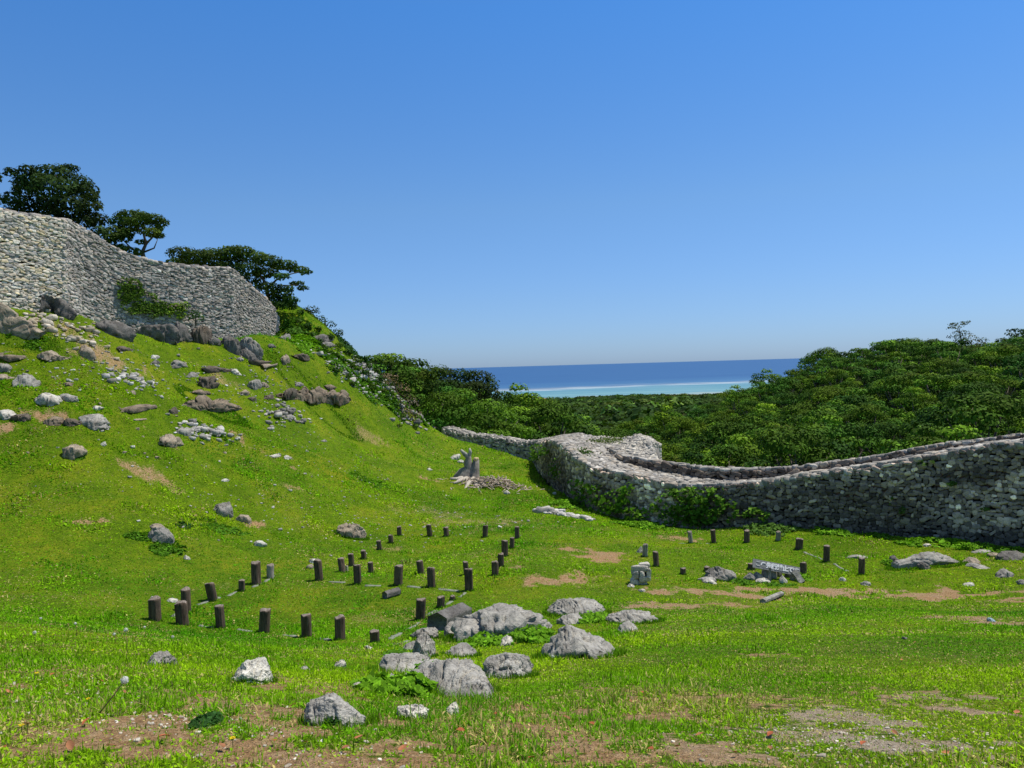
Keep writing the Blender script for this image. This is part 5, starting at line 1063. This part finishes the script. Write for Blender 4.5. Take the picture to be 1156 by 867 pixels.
for i, (px, py, r_) in enumerate([(338, 352, 6), (360, 372, 6), (372, 380, 7), (383, 390, 7), (392, 398, 7), (400, 404, 6), (407, 409, 6), (415, 414, 7), (424, 418, 6), (398, 412, 5), (380, 402, 5), (392, 425, 5), (432, 440, 6), (446, 458, 6), (352, 378, 6), (366, 392, 5), (410, 430, 5), (455, 470, 6), (470, 482, 5), (412, 422, 7), (428, 428, 8), (420, 436, 6), (438, 434, 7), (404, 418, 7), (395, 414, 6), (386, 408, 6), (436, 448, 7), (372, 398, 6), (358, 386, 7), (348, 368, 7), (336, 362, 6), (398, 434, 5), (378, 418, 5), (450, 480, 4)]):
    g = ground(px, py+3); d_ = 60.5 if g[1] > 70 else g[1]
    img_tree('ridge_shrub', 'dark leafy shrub on the rubbly ridge flank above the grass slope', [(px+rg.uniform(-2, 2), py+rg.uniform(-2, 1), r_*rg.uniform(.5, .9), r_*rg.uniform(.35, .6), rg.uniform(-.5, .5)) for _ in range(4)], d_, 45, .17, (.04, .085, .012) if i % 3 else (.07, .13, .015), [([(px, py+8), (px, py)], [.6, .3])], 600+i, group='shrubs along the ridge')
# dark bushy shrub at the rampart foot
img_tree('wall_shrub', 'small bushy green shrub growing from dark rocks at the rampart foot', [(221, 354, 7, 5, 0), (216, 357, 5, 4, 0), (226, 358, 5, 4, 0)], 50.3, 60, .13, (.05, .11, .015), [([(221, 368), (221, 356)], [1, .5])], 90)
# grass heads and blades as tall tufts at the left foreground are part of the grass

# ivy on the walls
def ivy(label, B, T, O, spots_, n, size, base, seed, th=(.1, .45)):
    rg = np.random.default_rng(seed); Cs = []; Ns = []
    M_ = [(b_+t_)/2 for b_, t_ in zip(B, T)]
    for (px, py, rx, ry, k) in spots_:
        m_ = int(n*k); a = rg.uniform(0, 6.28, m_); r = rg.random(m_)**.5*(1+.25*vnoise(np.stack([np.cos(a)*2, np.sin(a)*2], 1)+px, seed))
        qx = px+np.cos(a)*r*rx; qy = py+np.sin(a)*r*ry
        # intersect the pixel column with the wall face
        bx = CX+F*B[:, 0]/B[:, 1]; order = np.argsort(bx)
        kc = vnoise(np.stack([qx/7., qy/5.], 1), seed)+.5*vnoise(np.stack([qx/3., qy/2.2], 1), seed+1) > (-.7 if th[1] < .3 else -.2); qx, qy = qx[kc], qy[kc]
        for x_, y_ in zip(qx, qy):
            Yb = np.interp(x_, bx[order], B[order, 1]); Yt = np.interp(x_, bx[order], T[order, 1])
            Bz = np.interp(x_, bx[order], B[order, 2]); Tz = np.interp(x_, bx[order], T[order, 2]); p = P(x_, y_, Yb); f = np.clip((p[2]-Bz)/(Tz-Bz), -.1, 1.05)
            p = P(x_, y_, Yb+(Yt-Yb)*f); o_ = np.array([np.interp(x_, bx[order], O[order, i]) for i in range(3)]); Cs.append(p+o_*rg.uniform(*th)); Ns.append(o_*.6+np.array([0, 0, .8]))
    Cs = np.array(Cs); col = np.array(base)*np.exp(rg.normal(0, .3, (len(Cs), 1)))
    V, Q, cc_ = leaves(Cs, np.array(Ns), size, col, rg, .8, .5); org = Cs.mean(0)
    return link('wall_ivy', np_mesh('wall_ivy', V-org, quads=Q, mat=M_weed, col=cc_), loc=org, label=label, cat='ivy')
ivy('green creeper patch spreading down the middle of the rampart', LW_B, LW_T, LW_O, [(148, 330, 16, 12, 1), (160, 342, 24, 13, 1.3), (172, 350, 20, 8, .7), (145, 320, 12, 8, .4), (185, 348, 12, 8, .3)], 620, .13, (.085, .16, .016), 1, (.06, .16))
ivy('light green creeper hanging beside the rampart shrub', LW_B, LW_T, LW_O, [(198, 352, 12, 9, 1), (206, 346, 8, 5, .4)], 300, .13, (.15, .25, .02), 2, (.08, .2))
ivy('leafy ivy mound against the curved part of the curtain wall', RW_B, RW_T, RW_O, [(668, 556, 18, 14, 1), (690, 566, 22, 14, 1.2), (708, 576, 18, 12, .8), (655, 550, 9, 9, .3), (712, 552, 10, 10, .4), (722, 580, 14, 8, .4)], 170, .21, (.10, .22, .014), 3, (.08, .6))
ivy('wide dark ivy clump on the curtain wall before the grassy bump', RW_B, RW_T, RW_O, [(775, 566, 24, 14, 1.2), (805, 570, 28, 14, 1.4), (768, 582, 22, 11, .9), (800, 584, 26, 8, .9), (825, 576, 12, 8, .4), (760, 556, 10, 7, .3)], 190, .21, (.075, .17, .013), 4, (.08, .55))
ivy('ivy draped over the far left corner of the curtain wall', RW_B, RW_T, RW_O, [(608, 511, 6, 9, 1), (616, 508, 8, 6, .6), (630, 530, 8, 12, .4)], 200, .22, (.08, .17, .015), 5)
ivy('sparse creeper sprigs at the right of the ivy clump', RW_B, RW_T, RW_O, [(850, 578, 12, 6, .6), (868, 582, 10, 5, .5), (790, 552, 30, 2.5, .5), (745, 570, 9, 9, .4)], 260, .18, (.11, .22, .02), 6)
ivy('few green sprigs rooted in the curtain wall near the right edge', RW_B, RW_T, RW_O, [(1077, 545, 4, 2, .5), (1020, 575, 3, 4, .5), (1116, 573, 4, 2, .4), (1045, 521, 12, 3, .8), (1008, 565, 5, 4, .5)], 90, .13, (.07, .13, .02), 7)
# growth on top of the walkway
for i, (pts_, lab, bc) in enumerate([([(664, 504.5, 54, 1.3), (676, 503, 53, .8)], 'yellowish moss and plants on the pale walkway top', (.20, .19, .03)), ([(686, 500, 51, 1.3), (696, 499, 50, 1.4), (678, 508, 48.5, .9)], 'green grass tufts on the rubble beside the turret', (.09, .13, .03)), ([(658, 516, 45.8, .6)], 'small bush on the walkway edge above the ivy mound', (.05, .11, .015))]):
    rg = np.random.default_rng(400+i); Cs = []
    for px, py, Y_, r in pts_:
        c_ = P(px, py, Y_); m_ = 420; q = rg.normal(0, r*.5, (m_, 3))*[1, 1, .22 if i < 2 else .7]; q[:, 2] = np.abs(q[:, 2])+.02; Cs.append(c_+q)
    Cs = np.concatenate(Cs); col = np.array(bc)*np.exp(rg.normal(0, .3, (len(Cs), 1))); V, Q, cc_ = leaves(Cs, np.tile([0, 0, 1.], (len(Cs), 1)), .16, col, rg, .6, .8); org = Cs.mean(0)
    link('wall_top_plants', np_mesh('wall_top_plants', V-org, quads=Q, mat=M_weed, col=cc_), loc=org, label=lab, cat='plant')

# ------------------------------------------------------------ grass
rg = np.random.default_rng(77)
def blades(N, r0, r1, power, wmin, hmin):
    k = 2-power; r = (rg.random(N)*(r1**k-r0**k)+r0**k)**(1/k); a = np.radians(rg.uniform(-43, 43, N)); x, y = np.sin(a)*r, np.cos(a)*r
    d, pl_ = masks(x, y); fo = in_forest(x, y)
    dn = d+.55*(fbm(np.stack([x, y], 1)*3.5, 2, 55))
    keep = (~fo) & (rg.random(N) > np.clip((dn-.42)*2.4, 0, .86)); x, y, r, d = x[keep], y[keep], r[keep], d[keep]; N = len(x)
    z = H(x, y); p = np.stack([x, y], 1); tall = smooth(.0, .6, fbm(p*.9, 3, 61)); px = CX+F*x/y
    nearleft = smooth(13, 6, r)
    hgt = hmin*(1+r*.035)*(.5+.9*tall)*np.exp(rg.normal(0, .35, N))*(1+.7*nearleft*smooth(700, 300, px))*(1-.5*np.clip(d, 0, 1))
    wd = np.maximum(wmin, r*.00085)*np.exp(rg.normal(0, .3, N))
    broad = rg.random(N) < .6
    az_ = rg.uniform(0, 6.28, N); tl = np.where(broad, rg.uniform(.5, 1.35, N), np.abs(rg.normal(.25, .3, N)))
    hgt = np.where(broad, hgt*.55, hgt); wd = np.where(broad, wd*2.1, wd)
    dirh = np.stack([np.cos(az_), np.sin(az_), 0*az_], 1); side = np.stack([-np.sin(az_), np.cos(az_), 0*az_], 1)
    b0 = np.stack([x, y, z-.004], 1); b0[:, 2] += np.where(broad, hgt*.35*rg.random(N), 0)
    m1 = b0+dirh*(np.sin(tl)*hgt*.5)[:, None]+np.array([0, 0, 1])*(np.cos(tl)*hgt*.5)[:, None]
    tp = b0+dirh*(np.sin(tl*1.35)*hgt)[:, None]+np.array([0, 0, 1])*(np.cos(tl*1.2)*hgt)[:, None]
    V = np.stack([b0-side*(wd*.4)[:, None], b0+side*(wd*.4)[:, None], m1+side*(wd*.5)[:, None], tp, m1-side*(wd*.5)[:, None]], 1)
    g1 = np.array((.135, .325, .004)); g2 = np.array((.30, .48, .007)); g3 = np.array((.42, .35, .13))
    t_ = rg.random((N, 1)); patchy = smooth(-.5, .5, fbm(p*.45, 3, 71))[:, None]; lush = smooth(-.3, .5, fbm(p*.16, 2, 73))[:, None]
    col = g1*(1-patchy)+g2*patchy; col = col*(1-.35*lush*np.array([1, .35, .2])); dry = (rg.random(N) < .05+.28*np.clip(d, 0, 1)+.30*smooth(.0, .5, fbm(p*.7, 3, 91))+.22*smooth(14, 4, r)*smooth(-.2, .4, fbm(p*1.6, 3, 95)))[:, None]; col = np.where(dry, g3*(.7+.6*t_), col)
    col = col*np.minimum(np.exp(rg.normal(0, .42, (N, 1))), 1.55)
    return V, col
Vs, Cs = [], []
for args in [(270000, 2.0, 9, 1.15, .0042, .036), (250000, 7, 22, 1.1, .006, .034), (340000, 18, 45, .8, .008, .036), (220000, 38, 72, .5, .012, .042)]:
    V, c_ = blades(*args); Vs.append(V); Cs.append(c_)
# taller grass round the feet of rocks and posts
def tufts(cx, cy, rx, ry, n, h):
    a = rg.uniform(0, 6.28, n); k = rg.uniform(.9, 1.25, n); x = cx+np.cos(a)*rx*k; y = cy+np.sin(a)*ry*k; z = H(x, y); t_ = rg.uniform(0, 6.28, n); l_ = np.abs(rg.normal(.2, .25, n)); hh = h*rg.uniform(.4, 1.2, n); wd = np.maximum(.005, y*.0009)
    dh = np.stack([np.cos(t_), np.sin(t_), 0*t_], 1); sd = np.stack([-np.sin(t_), np.cos(t_), 0*t_], 1); b0 = np.stack([x, y, z-.01], 1); up = np.array([0, 0, 1.])
    m1 = b0+dh*(np.sin(l_)*hh*.5)[:, None]+up*(np.cos(l_)*hh*.5)[:, None]; tp = b0+dh*(np.sin(l_*1.5)*hh)[:, None]+up*(np.cos(l_*1.2)*hh)[:, None]; w2 = (wd*.5)[:, None]
    return np.stack([b0-sd*w2, b0+sd*w2, m1+sd*w2, tp, m1-sd*w2], 1), np.array((.11, .24, .008))*np.exp(rg.normal(0, .4, (n, 1)))
for xs, yc_, W_, Dm_, xm in feet:
    V, c_ = tufts(xm, yc_.mean(), W_*.5, max(Dm_*.8, W_*.2), int(min(1400*W_+120, 2600)), .05+.05*min(W_, 1)); Vs.append(V); Cs.append(c_)
for g_, r_ in post_rec:
    V, c_ = tufts(g_[0], g_[1], r_*1.1, r_*1.1, 60, .09); Vs.append(V); Cs.append(c_)
V = np.concatenate(Vs); col = np.concatenate(Cs); N = len(V); print('blades', N)
base_i = np.arange(N)[:, None]*5
Q = base_i+np.array([[0, 1, 2, 4]]); T_ = base_i+np.array([[4, 2, 3]])
me = np_mesh('grass', V.reshape(-1, 3), T_, Q, M_grass, np.repeat(col, 5, axis=0))
link('grass', me, label='short green turf of grass and clover covering the court and the slopes', cat='grass', kind='stuff')

# fallen leaves, dandelions, yellow flowers -----------------------
rg = np.random.default_rng(9)
lm = []
for k in range(3):
    nu = 7; V = []
    for i in range(nu):
        t_ = i/(nu-1); w_ = .32*math.sin(math.pi*min(max(t_, .02), .98))**.8; z_ = .12*math.sin(t_*3+k)+.05
        V += [(t_-.5, -w_, z_+.10), (t_-.5, 0, z_), (t_-.5, w_, z_+.08)]
    V = np.array(V)*.045; lm.append(np_mesh('fallen_leaf', V, quads=grid_quads(nu, 3), mat=M_dead, col=np.broadcast_to([(.42, .12, .05), (.34, .15, .07), (.50, .20, .09)][k], V.shape)))
leaf_px = [(185, 838), (80, 848), (75, 778), (113, 773), (170, 758), (10, 785), (98, 820), (250, 848), (345, 843), (600, 862), (712, 795), (765, 848), (725, 785), (1010, 832), (1068, 855), (975, 845), (870, 850), (1148, 808), (870, 834), (1033, 727), (1018, 747), (60, 765), (140, 785), (330, 800), (310, 842), (225, 790), (455, 850), (520, 830), (640, 815), (690, 790), (668, 822), (790, 835), (830, 855), (560, 810), (126, 848), (30, 822), (5, 850), (390, 850), (405, 838), (735, 852)]
for i, (px, py) in enumerate(leaf_px):
    g = ground(px, py); o = link('fallen_leaf', lm[i % 3], loc=g+np.array([0, 0, .022]), label='dry reddish brown fallen leaf lying on the near turf', cat='leaf', group='fallen leaves on the near turf')
    o.rotation_euler = (rg.uniform(-.4, .4), rg.uniform(-.4, .4), rg.uniform(0, 6.28)); s_ = rg.uniform(.7, 1.25); o.scale = (s_, s_, s_)
# dandelion clocks
def dandelion(px, py, head_px, label, lean=.1):
    g = ground(px, py); hh = max((py-head_px[1])/F*g[1], .08); top = P(head_px[0], head_px[1], g[1])-g
    root = empty('dandelion', g, label=label, cat='flower')
    acc = Acc(); tube(acc, [np.zeros(3), top*.5+[0.01, 0, .01], top], [.0035, .003, .0025], (.35, .22, .12), 1, 5); link('stem', acc.mesh('stem', M_weed), root)
    rr_ = np.random.default_rng(int(px)); d = norm(rr_.normal(0, 1, (130, 3))); V, Q, cc_ = leaves(top+d*.019, d, .012, np.full((130, 3), .72), rr_, .8, .2); link('seed_head', np_mesh('seed_head', V, quads=Q, mat=M_weed, col=cc_), root)
for px, py, hx, hy, lab in [(110, 808, 141, 768, 'dandelion clock leaning right on a long stem in the left foreground'), (143, 745, 142, 711, 'upright dandelion clock left of the half hidden grey stone'), (39, 728, 39, 714, 'dandelion clock at the far left below the posts'), (86, 716, 85, 704, 'dandelion clock in the left grass, second from the edge'), (130, 726, 129, 716, 'dandelion clock beside the upright one'), (163, 720, 163, 708, 'dandelion clock just below the leftmost post'), (46, 707, 46, 698, 'small dandelion clock high at the far left'), (195, 728, 195, 719, 'dandelion clock below the split post'), (625, 748, 624, 741, 'dandelion clock before the rounded boulder')]:
    dandelion(px, py, (hx, hy), lab)
for i, (px, py) in enumerate([(42, 767), (105, 739), (100, 798), (263, 845), (320, 690), (25, 830), (60, 720), (215, 745)]):
    g = ground(px, py); rr_ = np.random.default_rng(i); a = np.linspace(0, 6.28, 15)[:-1]; c_ = np.stack([np.cos(a)*.008, np.sin(a)*.008, np.full(14, .05)], 1)
    V, Q, cc_ = leaves(c_, np.tile([0, 0, 1.], (14, 1)), .017, np.tile([.75, .58, .02], (14, 1)), rr_, .5, .3)
    root = empty('yellow_flower', g, label='tiny yellow flower in the left foreground grass', cat='flower', group='tiny yellow flowers in the left grass'); link('petals', np_mesh('petals', V, quads=Q, mat=M_weed, col=cc_), root)
    acc = Acc(); tube(acc, [(0, 0, -.01), (0, 0, .05)], [.002, .0015], (.1, .2, .03), 1, 5); link('stem', acc.mesh('stem', M_weed), root)

# ------------------------------------------------------------ distant town at the shore
def house(px, py, w_px, h_px, Y, col, roofc, label):
    c_ = P(px, py, Y); k = Y/F; w_, h_ = w_px*k, h_px*k; root = empty('seaside_house', c_, rz=.1, label=label, cat='house')
    acc = Acc(); q = np.array([(x, y_, z) for x in (-w_/2, w_/2) for y_ in (-5, 5) for z in (-8, h_)]); acc.add(q, Q=[(0, 1, 3, 2), (4, 6, 7, 5), (0, 4, 5, 1), (2, 3, 7, 6), (1, 5, 7, 3)], col=col); link('wall', acc.mesh('wall', M_letter), root)
    acc = Acc(); r = np.array([(-w_/2-.4, -5.5, h_+.05), (w_/2+.4, -5.5, h_+.05), (w_/2+.4, 5.5, h_+.05), (-w_/2-.4, 5.5, h_+.05), (-w_/2+1, 0, h_+2.2), (w_/2-1, 0, h_+2.2)]); acc.add(r, T=[(0, 4, 3), (1, 2, 5)], Q=[(0, 1, 5, 4), (2, 3, 4, 5), (3, 2, 1, 0)], col=roofc); link('roof', acc.mesh('roof', M_letter), root)
    for s_ in (-.28, 0, .28):
        acc = Acc(); x0 = w_*s_; q = np.array([(x0-.9, -5.05, h_*.35), (x0+.9, -5.05, h_*.35), (x0+.9, -5.05, h_*.75), (x0-.9, -5.05, h_*.75)]); q2 = q+[0, .04, 0]
        acc.add(np.concatenate([q, q2]), Q=[(0, 1, 2, 3), (0, 4, 5, 1), (1, 5, 6, 2), (2, 6, 7, 3), (3, 7, 4, 0)], col=(.08, .09, .1)); link('window', acc.mesh('window', M_letter), root)
house(587, 450.5, 9, 2.2, 1850, (.72, .72, .70), (.7, .7, .68), 'long white building at the shore, leftmost of the town')
house(601, 453.5, 6, 1.8, 1750, (.70, .68, .64), (.6, .58, .55), 'small white house at the shore below the long white building')
house(608, 452, 4, 2.5, 1780, (.45, .22, .16), (.42, .16, .11), 'red brown house in the shore town')
house(615, 452, 8, 1.6, 1820, (.62, .45, .38), (.50, .26, .2), 'pinkish low building at the right end of the shore town')
